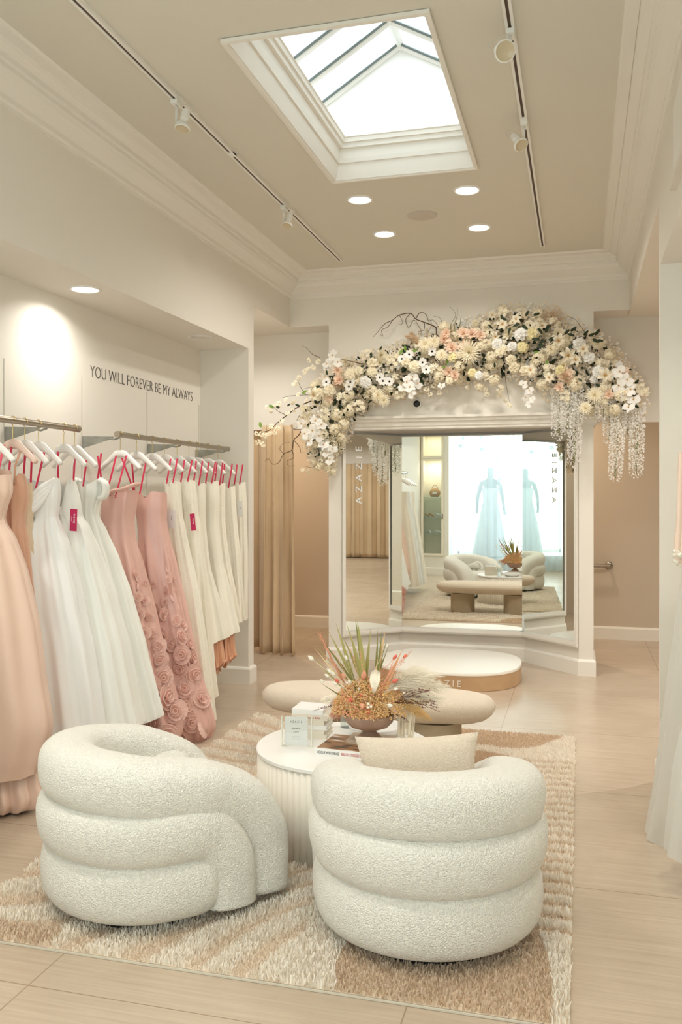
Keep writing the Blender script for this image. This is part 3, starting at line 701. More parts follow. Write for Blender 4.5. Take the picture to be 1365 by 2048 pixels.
# small glass tumbler, seen in the mirror
t = thing('glass_tumbler', 'small clear glass on the coffee table, seen in the mirror', 'glass', (-1.10, 4.16, TZ))
b = MB(); b.lathe([(0.03, 0.0), (0.034, 0.002), (0.036, 0.13), (0.033, 0.13), (0.031, 0.01), (0.002, 0.008)], 32, (-1.10, 4.16, TZ)); b.build('tumbler', glassy('clear_glass', (0.94, 0.96, 0.95, 1), 0.15), t)
# ---------------------------------------------------------------- shag rug
RX0, RX1, RY0, RY1 = -2.20, -0.03, 2.635, 5.80
rt = thing('shag_rug', 'cream and beige shaggy rug with carved wave patterns under the seating', 'rug', ((RX0 + RX1) / 2, (RY0 + RY1) / 2, 0))
def rug_cols():
    rng = np.random.default_rng(5)
    sp = 0.0068
    nx = int((RX1 - RX0) / sp); ny = int((RY1 - RY0) / sp)
    X, Y = np.meshgrid(np.linspace(RX0 + .004, RX1 - .004, nx), np.linspace(RY0 + .006, RY1 - .004, ny)); X = X.ravel(); Y = Y.ravel()
    X = X + rng.uniform(-.5, .5, X.size) * sp; Y = Y + rng.uniform(-.5, .5, X.size) * sp
    # round the far right corner
    cxr, cyr = RX1 - 0.07, RY1 - 0.07
    keep = ~((X > cxr) & (Y > cyr) & ((X - cxr) ** 2 + (Y - cyr) ** 2 > 0.07 ** 2)); X = X[keep]; Y = Y[keep]
    wob = 0.03 * np.sin(X * 9 + 1) + 0.025 * np.sin(Y * 7) + 0.02 * np.sin(X * 4 + Y * 6)
    H = 0.026 + 0.004 * np.sin(X * 47 + 2 * np.sin(Y * 31)) * np.sin(Y * 53 + X * 9); C = np.zeros(X.size)          # C: 0 cream .. 1 beige
    # plain beige patch near the camera and under the right chair
    p1 = ((X + 0.40 + wob) / 0.33) ** 2 + ((Y - 2.78) / 0.55) ** 2 < 1
    # beige patch at the far right
    p2 = ((X + 0.52 + wob) / 0.44) ** 2 + ((Y - 5.78 - wob) / 0.36) ** 2 < 1
    p2b = ((X + 0.55 + wob) / 0.36) ** 2 + ((Y - 5.05 - wob) / 0.28) ** 2 < 1
    for p, h, c in ((p1, 0.019, 0.95), (p2, 0.019, 0.9), (p2b, 0.019, 1.0)): H[p] = h; C[p] = c
    # ridged band along the right edge
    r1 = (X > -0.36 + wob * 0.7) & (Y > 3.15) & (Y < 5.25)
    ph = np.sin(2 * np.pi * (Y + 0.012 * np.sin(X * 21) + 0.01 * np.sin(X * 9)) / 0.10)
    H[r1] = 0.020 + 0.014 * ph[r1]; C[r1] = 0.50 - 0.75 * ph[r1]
    # radiating ridges on the left half
    ang = np.arctan2(Y - 4.35, X + 0.35); rad = np.hypot(Y - 4.35, X + 0.35)
    r2 = (X < -0.95 + wob) & (rad > 0.9)
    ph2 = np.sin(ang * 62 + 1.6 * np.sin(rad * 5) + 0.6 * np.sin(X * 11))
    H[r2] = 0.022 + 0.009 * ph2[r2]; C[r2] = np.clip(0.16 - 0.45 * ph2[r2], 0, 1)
    # beige strip along the near left edge
    e = (X < -1.75) & (Y < 2.75); H[e] = 0.022; C[e] = 0.8
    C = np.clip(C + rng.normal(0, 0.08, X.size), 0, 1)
    return rng, X, Y, H, C
rng, RX, RY, RH, RC = rug_cols()
def rug_mesh(sel, name, m):
    x = RX[sel]; y = RY[sel]; h = RH[sel]; c = RC[sel]; n = x.size
    a = rng.uniform(0, 2 * np.pi, n); lean = rng.uniform(0.1, 0.5, n) * h; w = rng.uniform(0.0022, 0.0038, n); hh = h * rng.uniform(0.75, 1.1, n)
    px = -np.sin(a); py = np.cos(a); dx = np.cos(a); dy = np.sin(a)
    tw = rng.uniform(-1, 1, n)
    V = np.zeros((n, 6, 3), np.float32)
    for k, (f, ww) in enumerate(((0.0, 1.0), (0.55, 1.15), (1.0, 0.55))):
        cx = x + dx * lean * f ** 1.7; cy = y + dy * lean * f ** 1.7; z = 0.006 + hh * (f - 0.18 * f * f * (lean / h))
        ax = px * math.cos(0.9 * f) + dx * math.sin(0.9 * f) * tw; ay = py * math.cos(0.9 * f) + dy * math.sin(0.9 * f) * tw
        V[:, 2 * k, 0] = cx - ax * w * ww; V[:, 2 * k, 1] = cy - ay * w * ww; V[:, 2 * k, 2] = z
        V[:, 2 * k + 1, 0] = cx + ax * w * ww; V[:, 2 * k + 1, 1] = cy + ay * w * ww; V[:, 2 * k + 1, 2] = z
    o = worg(rt); V[:, :, 0] -= o.x; V[:, :, 1] -= o.y
    me = bpy.data.meshes.new(name); me.vertices.add(n * 6); me.vertices.foreach_set('co', V.ravel())
    base = (np.arange(n) * 6)[:, None]; q = np.concatenate([base + np.array([0, 1, 3, 2]), base + np.array([2, 3, 5, 4])], 1).reshape(-1)
    me.loops.add(q.size); me.loops.foreach_set('vertex_index', q.astype(np.int32))
    me.polygons.add(q.size // 4); me.polygons.foreach_set('loop_start', np.arange(0, q.size, 4, dtype=np.int32)); me.polygons.foreach_set('loop_total', np.full(q.size // 4, 4, np.int32))
    me.polygons.foreach_set('use_smooth', np.ones(q.size // 4, bool))
    at = me.color_attributes.new('tuft', 'FLOAT_COLOR', 'POINT'); cc = np.ones((n, 6, 4), np.float32); cc[:, :, 0] = c[:, None]; cc[:, :, 1] = rng.uniform(0, 1, n)[:, None]; at.data.foreach_set('color', cc.ravel())
    me.update(); me.validate(); me.materials.append(m)
    ob = bpy.data.objects.new(name, me); COL.objects.link(ob); ob.parent = rt; return ob
def m_rug():
    m = mat('rug_yarn', srgb(230, 222, 206), 0.9, sheen=0.2, spec=0.1); nt = m.node_tree; N = nt.nodes; L = nt.links; p = N['Principled BSDF']
    a = N.new('ShaderNodeVertexColor'); a.layer_name = 'tuft'; s = N.new('ShaderNodeSeparateColor'); L.new(a.outputs[0], s.inputs[0])
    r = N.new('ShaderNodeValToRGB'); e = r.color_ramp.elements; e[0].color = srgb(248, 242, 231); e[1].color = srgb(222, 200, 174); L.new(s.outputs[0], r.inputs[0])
    L.new(r.outputs[0], p.inputs['Base Color'])
    tl = N.new('ShaderNodeBsdfTranslucent'); L.new(r.outputs[0], tl.inputs[0]); mx = N.new('ShaderNodeMixShader'); mx.inputs[0].default_value = 0.22; L.new(p.outputs[0], mx.inputs[1]); L.new(tl.outputs[0], mx.inputs[2]); L.new(mx.outputs[0], N['Material Output'].inputs[0]); return m
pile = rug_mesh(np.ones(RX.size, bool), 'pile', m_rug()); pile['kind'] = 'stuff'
b = MB(); b.box(RX0, RX1, RY0, RY1, 0.001, 0.008); b.build('backing', mat('rug_backing', srgb(222, 206, 184), 0.9), rt, False)
MB().box(RX0, RX1, RY0 - 0.004, RY0 + 0.002, 0.001, 0.008).build('binding', mat('rug_binding', srgb(214, 206, 190), 0.6), rt, False)
# ---------------------------------------------------------------- clothes rails
RX, RZ = -2.80, 1.937
def rail(name_label, y0, y1, brs):
    t = thing('clothes_rail', name_label, 'clothes rail', (RX, y0, RZ), 0, 'clothes rails on the left wall')
    b = MB(); b.tube([(RX, y0, RZ), (RX, y1, RZ)], 0.018, 20); b.build('bar', M_metal, t, auto=40)
    for y in (y0, y1):
        b = MB(); b.tube([(RX, y - 0.012, RZ), (RX, y + 0.012, RZ)], 0.0205, 20); b.build('end_cap', M_metal, t, auto=40)
    for y in brs:
        b = MB(); b.add([(XN + .003, y - .002, RZ - 0.005), (XN + .003, y - .002, RZ - 0.085), (XN + 0.21, y - .002, RZ - 0.028), (XN + 0.235, y - .002, RZ - 0.012),
                         (XN + .003, y + .002, RZ - 0.005), (XN + .003, y + .002, RZ - 0.085), (XN + 0.21, y + .002, RZ - 0.028), (XN + 0.235, y + .002, RZ - 0.012)],
                        [(0, 1, 2, 3), (7, 6, 5, 4), (0, 4, 5, 1), (1, 5, 6, 2), (2, 6, 7, 3), (3, 7, 4, 0)])
        b.tube([(XN + 0.20, y, RZ - 0.022), (XN + 0.23, y, RZ - 0.03), (RX, y, RZ - 0.019)], 0.006, 8)
        b.build('bracket', M_galv, t, False)
    return t
rail('brushed steel clothes rail nearest the camera on the left wall', 2.2, 4.50, (2.5, 4.20))
rail('brushed steel clothes rail at the far end of the left niche', 4.96, 6.74, (4.98, 5.86, 6.70))

# ---------------------------------------------------------------- fabrics
def cloth(name, c, rough=0.55, sheen=0.2, bump=(30, 0.12, 0.004, (1, 1, 0.25)), **k): return mat(name, c, rough, sheen=sheen, bump=bump, **k)
M_peach = cloth('peach_satin', srgb(228, 198, 180), 0.42)
M_dusty = cloth('dusty_peach_chiffon', srgb(212, 166, 140), 0.6)
M_champ = cloth('champagne_sequins', srgb(226, 204, 174), 0.4, bump=(260, 0.7, 0.003))
M_wsat = cloth('white_satin', srgb(240, 241, 240), 0.45)
M_ivch = cloth('ivory_chiffon', srgb(237, 238, 232), 0.65)
M_pink = cloth('rose_pink_satin', srgb(222, 180, 169), 0.26, sheen=0.05)
M_lace = cloth('ivory_lace', srgb(240, 235, 220), 0.75, bump=(120, 0.8, 0.004))
M_isat = cloth('ivory_satin', srgb(240, 236, 222), 0.38)
M_lin = cloth('peach_lining', srgb(222, 170, 138), 0.5)
M_rib = mat('raspberry_ribbon', srgb(206, 38, 78), 0.45)
M_tag = mat('raspberry_tag', srgb(190, 28, 84), 0.5); M_tagw = mat('white_tag', srgb(232, 232, 232), 0.5)
M_hang = mat('white_hanger', srgb(240, 238, 234), 0.35); M_hangp = mat('blush_hanger', srgb(232, 206, 192), 0.4)
M_tulle = sheer('white_tulle', srgb(244, 244, 240), 0.28)

def hanger(x, y, label, m=M_hang, hw=0.19, rz=-0.25, dz=0.0):
    t = thing('dress_hanger', label, 'hanger', (x, y, RZ - 0.12 + dz), rz, 'dress hangers on the rails')
    b = MB(); b.tube(catmull([(0, 0, 0.0), (0, 0, 0.075), (0.002, 0, 0.09), (-0.002, 0, 0.10), (-0.022, 0, 0.118), (-0.018, 0, 0.138), (0.0, 0, 0.1435), (0.018, 0, 0.135), (0.024, 0, 0.118)], 4), 0.0021, 6)
    # rail runs along y: turn the hook so that it wraps the bar
    b.build('hook', M_gold, t, local=True)
    b = MB(); pts = catmull([(-hw, 0, -0.095), (-hw * 0.8, 0, -0.068), (-hw * 0.4, 0, -0.022), (-0.03, 0, 0.0), (0.03, 0, 0.0), (hw * 0.4, 0, -0.022), (hw * 0.8, 0, -0.068), (hw, 0, -0.095)], 4); n = len(pts)
    rr = [0.012 + 0.014 * (1 - abs(2 * i / (n - 1) - 1)) for i in range(n)]
    b.tube(pts, rr, 10, up=(0, 0, 1), ry=[0.011 if 0.2 < i / (n - 1) < 0.8 else 0.015 for i in range(n)]); b.build('shoulder_bar', m, t, local=True)
    t.location.z = RZ + 0.018 - 0.1405 + dz * 0
    return t

def interp(rows, z):
    # rows: (z, cx, w, d, amp) from top to hem, smooth in between
    if z >= rows[0][0]: return rows[0][1:]
    for i in range(len(rows) - 1):
        if rows[i + 1][0] <= z <= rows[i][0]:
            t = (rows[i][0] - z) / (rows[i][0] - rows[i + 1][0]); p0 = rows[max(i - 1, 0)]; p1 = rows[i]; p2 = rows[i + 1]; p3 = rows[min(i + 2, len(rows) - 1)]
            out = []
            for k in range(1, 5):
                m1 = (p2[k] - p0[k]) / max(1e-6, p0[0] - p2[0]) if p0 is not p1 else (p2[k] - p1[k]) / (p1[0] - p2[0])
                m2 = (p3[k] - p1[k]) / max(1e-6, p1[0] - p3[0]) if p3 is not p2 else (p2[k] - p1[k]) / (p1[0] - p2[0])
                h = p1[0] - p2[0]; m1 *= 0.8; m2 *= 0.8
                out.append((2 * t ** 3 - 3 * t * t + 1) * p1[k] + (t ** 3 - 2 * t * t + t) * h * m1 + (-2 * t ** 3 + 3 * t * t) * p2[k] + (t ** 3 - t * t) * h * m2)
            return out
    return rows[-1][1:]
class Gown:
    def __init__(s, label, cat, y, rows, m, neck='straight', nfold=9, seed=1, group='gowns on the left rails', hem=0.012, slope=0.0, name='gown', NT=128, NZ=72, base=None, lean=0.0, partname='skirt', waist=None, bodice_m=None):
        s.y = y; s.rows = []
        for (v, uL, uR, d, amp) in rows:
            a = aty(uL, v, y); c = aty(uR, v, y); s.rows.append((a[2], (a[0] + c[0]) / 2, (c[0] - a[0]) / 2, d, amp))
        s.neck = neck; s.nf = nfold; s.seed = seed; s.hem = hem; s.slope = slope; s.lean = lean
        r = random.Random(seed); s.ph = [r.uniform(0, 6.28) for _ in range(6)]
        zb_ = s.rows[-1][0]
        s.root = thing(name, label, cat, (s.rows[-1][1], y, zb_), 0, group)
        s.NT, s.NZ = NT, NZ; s.ztop = s.rows[0][0]; s.zbot = zb_
        w = waist if waist is not None else s.rows[min(3, len(s.rows) - 1)][0]
        tw = (s.ztop - w) / (s.ztop - s.zbot)
        s.patch(0.0, tw, 'bodice', bodice_m or m, int(NZ * 0.35)); s.patch(tw, 1.0, partname, m, NZ)
    def top(s, th):
        c, sn = math.cos(th), math.sin(th); f = max(0, -sn)
        if s.neck == 'sweet': return -0.045 * f * (math.exp(-(c / 0.22) ** 2)) + 0.012 * f - 0.03 * max(0, sn) 
        if s.neck == 'v': return -0.16 * f * max(0, 1 - abs(c) / 0.75) - 0.06 * max(0, sn)
        if s.neck == 'cowl': return -0.09 * f * (1 - c * c) - 0.02 * max(0, sn)
        if s.neck == 'offs': return -0.03 * (1 - c * c) + 0.02 * abs(c)
        if s.neck == 'dip': return -0.05 * f * (1 - c * c) ** 2 + 0.03 * max(0, sn)
        return -0.012 * (1 - c * c)
    def pt(s, th, t):
        zt_ = s.ztop + s.top(th) * max(0, 1 - t * 6); z = lerp(zt_, s.zbot, t)
        cx, w, d, amp = interp(s.rows, lerp(s.ztop, s.zbot, t)); c, sn = math.cos(th), math.sin(th); ph = s.ph
        F = 0.55 * math.sin(s.nf * th + ph[0] + 0.9 * t) + 0.30 * math.sin(1.63 * s.nf * th + ph[1] - 1.4 * t + math.sin(2 * th)) + 0.25 * math.sin(0.47 * s.nf * th + ph[2])
        F = F + 0.25 * (abs(F) - 0.5)
        k = 1 + amp * F / max(w, 0.05)
        x = cx + w * c * k; y = s.y + d * sn * (1 + 1.3 * amp * F / max(d, 0.04)) - s.lean * t
        if t > 0.97: z += s.hem * F + s.slope * c
        elif t > 0.5: z += (s.hem * F + s.slope * c) * ((t - 0.5) / 0.47) ** 3
        return Vector((x, y, z))
    def patch(s, t0, t1, name, m, nz):
        b = MB(); rs = [[tuple(s.pt(2 * PI * j / s.NT, lerp(t0, t1, i / nz))) for j in range(s.NT)] for i in range(nz + 1)]
        b.rings(rs, True, False, False); return b.build(name, m, s.root)
    def normal(s, th, t):
        a = s.pt(th + 0.02, t) - s.pt(th - 0.02, t); b = s.pt(th, min(1, t + 0.01)) - s.pt(th, max(0, t - 0.01)); n = a.cross(b)
        if n.y > 0 and math.sin(th) < 0: n = -n
        return n.normalized()
    def ribbon(s, x0, x1, z0=None, z1=1.80, wd=0.011):
        th = math.acos(max(-1, min(1, (x0 - s.rows[0][1]) / max(0.02, s.rows[0][2])))); th = -th
        p = s.pt(th, 0.01); p0 = Vector((p.x, p.y - 0.003, p.z if z0 is None else z0)); p1 = Vector((x1, s.y - 0.012, z1)); b = MB()
        m_ = (p0 + p1) / 2 + Vector((0.004, -0.006, 0)); pts = catmull([p0, m_, p1], 6); L_ = []
        for i, q in enumerate(pts):
            a = 0.5 * i / len(pts); L_ += [(q.x - wd / 2 * math.cos(a), q.y - wd / 2 * math.sin(a), q.z), (q.x + wd / 2 * math.cos(a), q.y + wd / 2 * math.sin(a), q.z)]
        n = len(pts); b.add(L_, [(2 * i, 2 * i + 1, 2 * i + 3, 2 * i + 2) for i in range(n - 1)])
        b.add([(x, y - 0.0012, z) for x, y, z in L_], [(2 * i + 2, 2 * i + 3, 2 * i + 1, 2 * i) for i in range(n - 1)])
        o = b.build('ribbon', M_rib, s.root); o['label'] = 'raspberry red hanging ribbon'; return o
    def strap(s, x0, x1, m, z1=1.79, r=0.004):
        th = -math.acos(max(-1, min(1, (x0 - s.rows[0][1]) / max(0.02, s.rows[0][2])))); p = s.pt(th, 0.02)
        b = MB(); b.tube([tuple(p), (lerp(p.x, x1, .5), p.y, lerp(p.z, z1, .5)), (x1, s.y, z1)], r, 6); return b.build('strap', m, s.root)
    def cardtag(s, u, v, wpx, hpx, m, txt=None, roll_=0.0, lab=None):
        y = s.y - 0.14
        c = aty(u, v, y); a = aty(u + wpx / 2, v, y); w = (a[0] - c[0]); h = hpx / 2 / F_PX * (y * math.cos(TH) - c[0] * math.sin(TH))
        b = MB(); b.box(-w, w, -0.001, 0.001, -h, h); o = b.build('hang_tag', m, s.root, False, local=True)
        o.location = Vector(c) - worg(s.root); o.rotation_euler = (0, roll_, -0.25)
        if lab: o['label'] = lab
        tm_ = M_tagw if m is M_tag else M_ink
        for (sx_, sz_, st, sc) in (txt or []):
            q = text('tag_print', st, sc, tm_, None, Matrix.Translation((sx_ * w, -0.0016, sz_ * h)) @ Matrix.Rotation(PI / 2, 4, 'X') @ Matrix.Rotation(PI / 2, 4, 'Z'), 0.0003); q.parent = o
        return o

BT = [(0.25, 0.15, 'Barbie', 0.020), (-0.45, 0.1, 'AZAZIE', 0.008)]
A = 0.006
# --- near rail
gA = Gown('peach satin ball gown with a gathered bubble hem, at the left edge', 'gown', 3.72,
          [(950, -70, 20, .08, .004), (985, -68, 22, .09, .006), (1015, -60, 12, .08, .006), (1040, -62, 6, .08, .010), (1080, -80, 28, .11, .016), (1150, -88, 52, .14, .018), (1250, -96, 74, .17, .020), (1350, -98, 88, .18, .020), (1440, -98, 100, .18, .020), (1500, -96, 86, .17, .02), (1545, -92, 70, .15, .02)],
          M_peach, 'dip', 7, 3, slope=0.03)
# gathered under-bubble
bb = Gown.__new__(Gown); bb.__dict__.update(gA.__dict__); bb.rows = [(aty(0, v, 3.74)[2], (aty(uL, v, 3.74)[0] + aty(uR, v, 3.74)[0]) / 2, (aty(uR, v, 3.74)[0] - aty(uL, v, 3.74)[0]) / 2, d, a) for v, uL, uR, d, a in
     [(1500, -90, 60, .12, .01), (1560, -92, 66, .14, .022), (1590, -90, 72, .15, .03), (1612, -80, 62, .13, .03), (1625, -60, 30, .06, .02)]]
bb.ztop = bb.rows[0][0]; bb.zbot = max(0.012, bb.rows[-1][0]); bb.nf = 13; bb.y = 3.76; bb.hem = 0.004; bb.slope = 0; bb.neck = 'straight'; bb.patch(0, 1, 'gathered_hem', M_peach, 30)
for x0 in (-2.80, -2.72): gA.ribbon(x0, x0 + 0.01)
gB = Gown('dusty peach chiffon gown with a beaded strap, behind the peach satin one', 'gown', 3.90,
          [(948, 2, 50, .05, .004), (990, 0, 52, .06, .006), (1040, 8, 46, .05, .006), (1075, 10, 50, .06, .008), (1150, 10, 58, .07, .01), (1300, 15, 78, .08, .012), (1450, 20, 98, .09, .012)],
          M_dusty, 'v', 8, 5)
for x0, x1 in ((-2.88, -2.9), (-2.76, -2.75)): gB.strap(x0, x1, M_dusty, r=0.006)
gB.ribbon(-2.80, -2.80)
gC = Gown('champagne sequinned gown, a sliver showing before the white cowl-neck gown', 'gown', 4.00,
          [(965, 32, 62, .05, .004), (1000, 34, 64, .05, .004), (1060, 36, 62, .05, .004), (1090, 38, 66, .05, .005), (1200, 40, 80, .06, .008), (1450, 50, 112, .08, .012)], M_champ, 'straight', 9, 8)
gD = Gown('white satin gown with a draped cowl neckline, fourth on the near rail', 'gown', 4.12,
          [(956, 50, 116, .07, .003), (985, 50, 117, .08, .004), (1015, 56, 114, .07, .004), (1034, 62, 112, .065, .005), (1052, 58, 116, .085, .012), (1100, 52, 132, .12, .018), (1200, 54, 156, .15, .020), (1300, 62, 176, .16, .022), (1400, 72, 190, .17, .022), (1500, 80, 202, .17, .022)],
          M_wsat, 'cowl', 9, 11)
b = MB()
for k in range(4):                      # cowl folds
    zz = 0.018 * k; x0, x1 = gD.rows[0][1] - gD.rows[0][2] * 0.86, gD.rows[0][1] + gD.rows[0][2] * 0.92
    pts = catmull([(x0, 4.10, gD.ztop - 0.002 - zz * .3), (lerp(x0, x1, .22), 4.04, gD.ztop - 0.055 - zz * 1.3), (lerp(x0, x1, .55), 4.015 - 0.003 * k, gD.ztop - 0.10 - zz * 1.3), (lerp(x0, x1, .82), 4.035, gD.ztop - 0.05 - zz * 1.3), (x1, 4.10, gD.ztop - 0.002 - zz * .3)], 8)
    b.tube(pts, [0.005 + 0.015 * math.sin(PI * i / (len(pts) - 1)) for i in range(len(pts))], 10, ry=[0.003 + 0.008 * math.sin(PI * i / (len(pts) - 1)) for i in range(len(pts))])
b.build('cowl_drape', M_wsat, gD.root)
for x0, x1 in ((-2.86, -2.87), (-2.80, -2.83), (-2.775, -2.75)): gD.ribbon(x0, x1)
gE = Gown('white pleated v-neck gown with a raspberry hang tag', 'gown', 4.36,
          [(958, 118, 150, .06, .003), (990, 116, 156, .07, .004), (1015, 117, 160, .07, .004), (1032, 122, 162, .065, .005), (1060, 126, 176, .085, .010), (1120, 130, 196, .12, .018), (1200, 132, 220, .15, .022), (1300, 138, 246, .17, .024), (1400, 150, 264, .18, .024), (1458, 160, 275, .18, .024)],
          M_ivch, 'v', 10, 14, slope=0.035)
for x0, x1 in ((-2.80, -2.83), (-2.74, -2.72)): gE.strap(x0, x1, M_ivch, r=0.004); gE.ribbon(x0 + .01, x1)
gE.cardtag(147, 1040, 17, 44, M_tag, BT, 0.04, 'raspberry hang tag')
gF = Gown('ivory off-shoulder chiffon gown, last on the near rail', 'gown', 4.62,
          [(960, 158, 206, .06, .003), (985, 160, 206, .07, .004), (1015, 166, 196, .06, .004), (1032, 167, 194, .055, .005), (1060, 170, 206, .075, .010), (1120, 176, 230, .10, .016), (1200, 186, 256, .13, .020), (1300, 200, 284, .15, .022), (1400, 216, 308, .16, .022), (1440, 222, 317, .16, .022)],
          M_ivch, 'offs', 10, 17, slope=0.03)
b = MB(); zz = gF.ztop; cx = gF.rows[0][1]; ww = gF.rows[0][2]
for s_ in (-1, 1):
    b = MB(); pts = catmull([(cx + s_ * ww * 0.9, 4.60, zz + 0.0), (cx + s_ * ww * 1.35, 4.60, zz - 0.03), (cx + s_ * ww * 1.3, 4.60, zz - 0.09), (cx + s_ * ww * 0.9, 4.60, zz - 0.11)], 6)
    b.tube(pts, 0.018, 10, ry=0.035); b.build('sleeve', M_ivch, gF.root)
gF.ribbon(-2.72, -2.71); gF.ribbon(-2.80, -2.80)

# --- far rail, rose gowns
M_rose = petal_mat('rose_pink_appliques', srgb(242, 208, 197), 0.15)
def rosette_mesh(seed, name='rosette'):
    r = random.Random(seed); b = MB(); seg = 44
    for k, (R0, R1, z0, z1, n, am, ox, oy) in enumerate(((0.10, 1.0, 0.02, 0.16, 15, 0.045, 0, 0), (0.34, 0.70, 0.10, 0.36, 5, 0.05, .06, -.04), (0.20, 0.46, 0.16, 0.50, 3, 0.05, -.04, .05), (0.05, 0.22, 0.22, 0.62, 2, 0.04, .03, .02))):
        rs = []; ph = r.uniform(0, 6); el = r.uniform(.8, 1.0)
        def P(a, t):
            f = math.sin(n * a + ph) * am * (t if k else min(1, t * 1.5)); rr = lerp(R0, R1, t ** 0.8) * (1 + 0.06 * math.sin(2 * a + ph) * t)
            return (rr * math.cos(a) + ox, rr * math.sin(a) * el + oy, lerp(z0, z1, t ** (1.6 if k == 0 else .7)) + f)
        for i in range(5): rs.append([P(2 * PI * j / seg, i / 4) for j in range(seg)])
        b.rings(rs, True, False, False); q = [P(2 * PI * j / seg, 1.0) for j in range(seg)]
        b.tube(q + [q[0]], 0.035, 5, cap=False)
    return b.mesh(name, M_rose)
ROS = [rosette_mesh(i) for i in range(3)]
def rose_gown(label, y, rows, seed, n):
    g = Gown(label, 'gown', y, rows, M_pink, 'sweet', 7, seed, hem=0.004, NT=112)
    r = random.Random(seed * 7); done = []; k = 0; tries = 0
    while k < n and tries < 4000:
        tries += 1
        t = 0.30 + 0.69 * (r.random() ** 0.62); th = -r.uniform(0.12, PI - 0.12); 
        if t < 0.55 and r.random() < 0.6: continue
        p = g.pt(th, t); s_ = lerp(0.024, 0.070, min(1, max(0, (t - 0.35) / 0.4))) * r.uniform(0.85, 1.1)
        if any((p - q).length < (s_ + sq) * 0.70 for q, sq in done): continue
        done.append((p, s_)); nn = g.normal(th, t); nn = (nn + Vector((r.uniform(-.2, .2), 0, r.uniform(-.25, .15)))).normalized()
        o = inst('rosette', ROS[k % 3], g.root, place(p + nn * 0.002, nn, s_, r.uniform(0, 6))); k += 1
    return g
gG = rose_gown('rose pink satin gown with fabric rosettes, the nearer of the two pink ones', 4.90,
     [(982, 208, 275, .075, .003), (1010, 206, 272, .08, .004), (1040, 205, 268, .075, .004), (1070, 206, 270, .08, .006), (1130, 212, 284, .095, .02), (1220, 226, 306, .11, .024), (1320, 240, 330, .125, .020), (1400, 248, 352, .14, .022), (1450, 252, 364, .15, .022), (1484, 262, 352, .12, .02)], 21, 60)
b = MB(); cx, ww = gG.rows[0][1], gG.rows[0][2]
b.tube(catmull([(cx - ww * .3, 4.82, gG.ztop - 0.02), (cx + ww * .1, 4.80, gG.ztop + 0.0), (cx + ww * .6, 4.80, gG.ztop + 0.01), (cx + ww * 1.15, 4.82, gG.ztop + 0.035), (cx + ww * 1.2, 4.87, gG.ztop + 0.04)], 6), 0.012, 10, ry=0.02); b.build('folded_neckline', M_pink, gG.root)
for x0, x1 in ((-2.89, -2.90), (-2.80, -2.77), (-2.74, -2.70)): gG.ribbon(x0, x1)
gH = rose_gown('rose pink satin gown with fabric rosettes, the farther of the two pink ones', 5.20,
     [(986, 272, 332, .075, .003), (1010, 272, 332, .08, .004), (1040, 275, 332, .075, .004), (1070, 278, 336, .08, .006), (1130, 284, 348, .095, .02), (1220, 298, 368, .11, .024), (1320, 318, 390, .12, .018), (1400, 338, 412, .13, .02), (1450, 350, 424, .13, .022), (1474, 366, 416, .10, .02)], 23, 58)
for x0, x1 in ((-2.88, -2.90), (-2.79, -2.83), (-2.74, -2.72)): gH.ribbon(x0, x1)
# ivory gowns
gI = Gown('ivory lace gown with a white paper tag and trailing hem, next to the pink gowns', 'gown', 5.42,
     [(964, 332, 360, .06, .003), (1000, 333, 362, .065, .003), (1030, 336, 364, .06, .004), (1060, 338, 370, .07, .006), (1200, 352, 398, .09, .012), (1330, 372, 415, .11, .016), (1440, 395, 428, .10, .018)], M_lace, 'sweet', 9, 31)
gI.cardtag(342, 1038, 20, 36, M_tagw, [(0.2, 0.1, '128.93', 0.012)], 0.1, 'white price tag')
gJ = Gown('ivory lace gown with a small raspberry tag', 'gown', 5.60,
     [(962, 358, 390, .06, .003), (1000, 358, 394, .065, .003), (1030, 362, 396, .06, .004), (1060, 362, 402, .07, .006), (1200, 376, 414, .09, .012), (1330, 392, 424, .10, .014), (1395, 402, 430, .10, .016)], M_lace, 'sweet', 9, 33)
gJ.cardtag(386, 1044, 11, 34, M_tag, [(0.25, 0.1, 'Barbie', 0.016)], -0.12, 'raspberry hang tag')
def trumpet(label, y, rows, seed, lin):
    g = Gown(label, 'gown', y, rows, M_isat, 'straight', 6, seed, slope=0.05, hem=0.006)
    z0 = g.rows[-2][0]; b = MB()
    q = Gown.__new__(Gown); q.__dict__.update(g.__dict__); q.rows = [(aty(0, v, y)[2], (aty(uL, v, y)[0] + aty(uR, v, y)[0]) / 2, (aty(uR, v, y)[0] - aty(uL, v, y)[0]) / 2, d, a) for v, uL, uR, d, a in lin]
    q.ztop = q.rows[0][0]; q.zbot = q.rows[-1][0]; q.nf = 11; q.slope = 0.06; q.hem = 0.02; q.neck = 'none'; o = q.patch(0, 1, 'lining', M_lin, 24); o['label'] = 'peach coloured lining below the hem'
    return g
gK = trumpet('ivory satin trumpet gown flaring at the knee, the nearer of the two', 5.80,
     [(966, 384, 410, .055, .002), (1000, 386, 410, .06, .002), (1040, 388, 410, .055, .003), (1080, 390, 413, .06, .003), (1136, 396, 420, .055, .004), (1160, 398, 426, .06, .008), (1220, 402, 440, .09, .016), (1288, 404, 452, .11, .022)], 41, [(1230, 408, 440, .06, .01), (1320, 412, 446, .08, .02)])
gL = trumpet('ivory satin trumpet gown flaring at the knee, the farther of the two', 6.00,
     [(962, 408, 436, .055, .002), (1000, 408, 438, .06, .002), (1040, 410, 436, .055, .003), (1080, 410, 440, .06, .003), (1128, 412, 446, .055, .004), (1150, 414, 452, .06, .008), (1210, 420, 464, .09, .016), (1276, 426, 476, .11, .022)], 43, [(1220, 430, 462, .06, .01), (1305, 434, 470, .08, .02)])
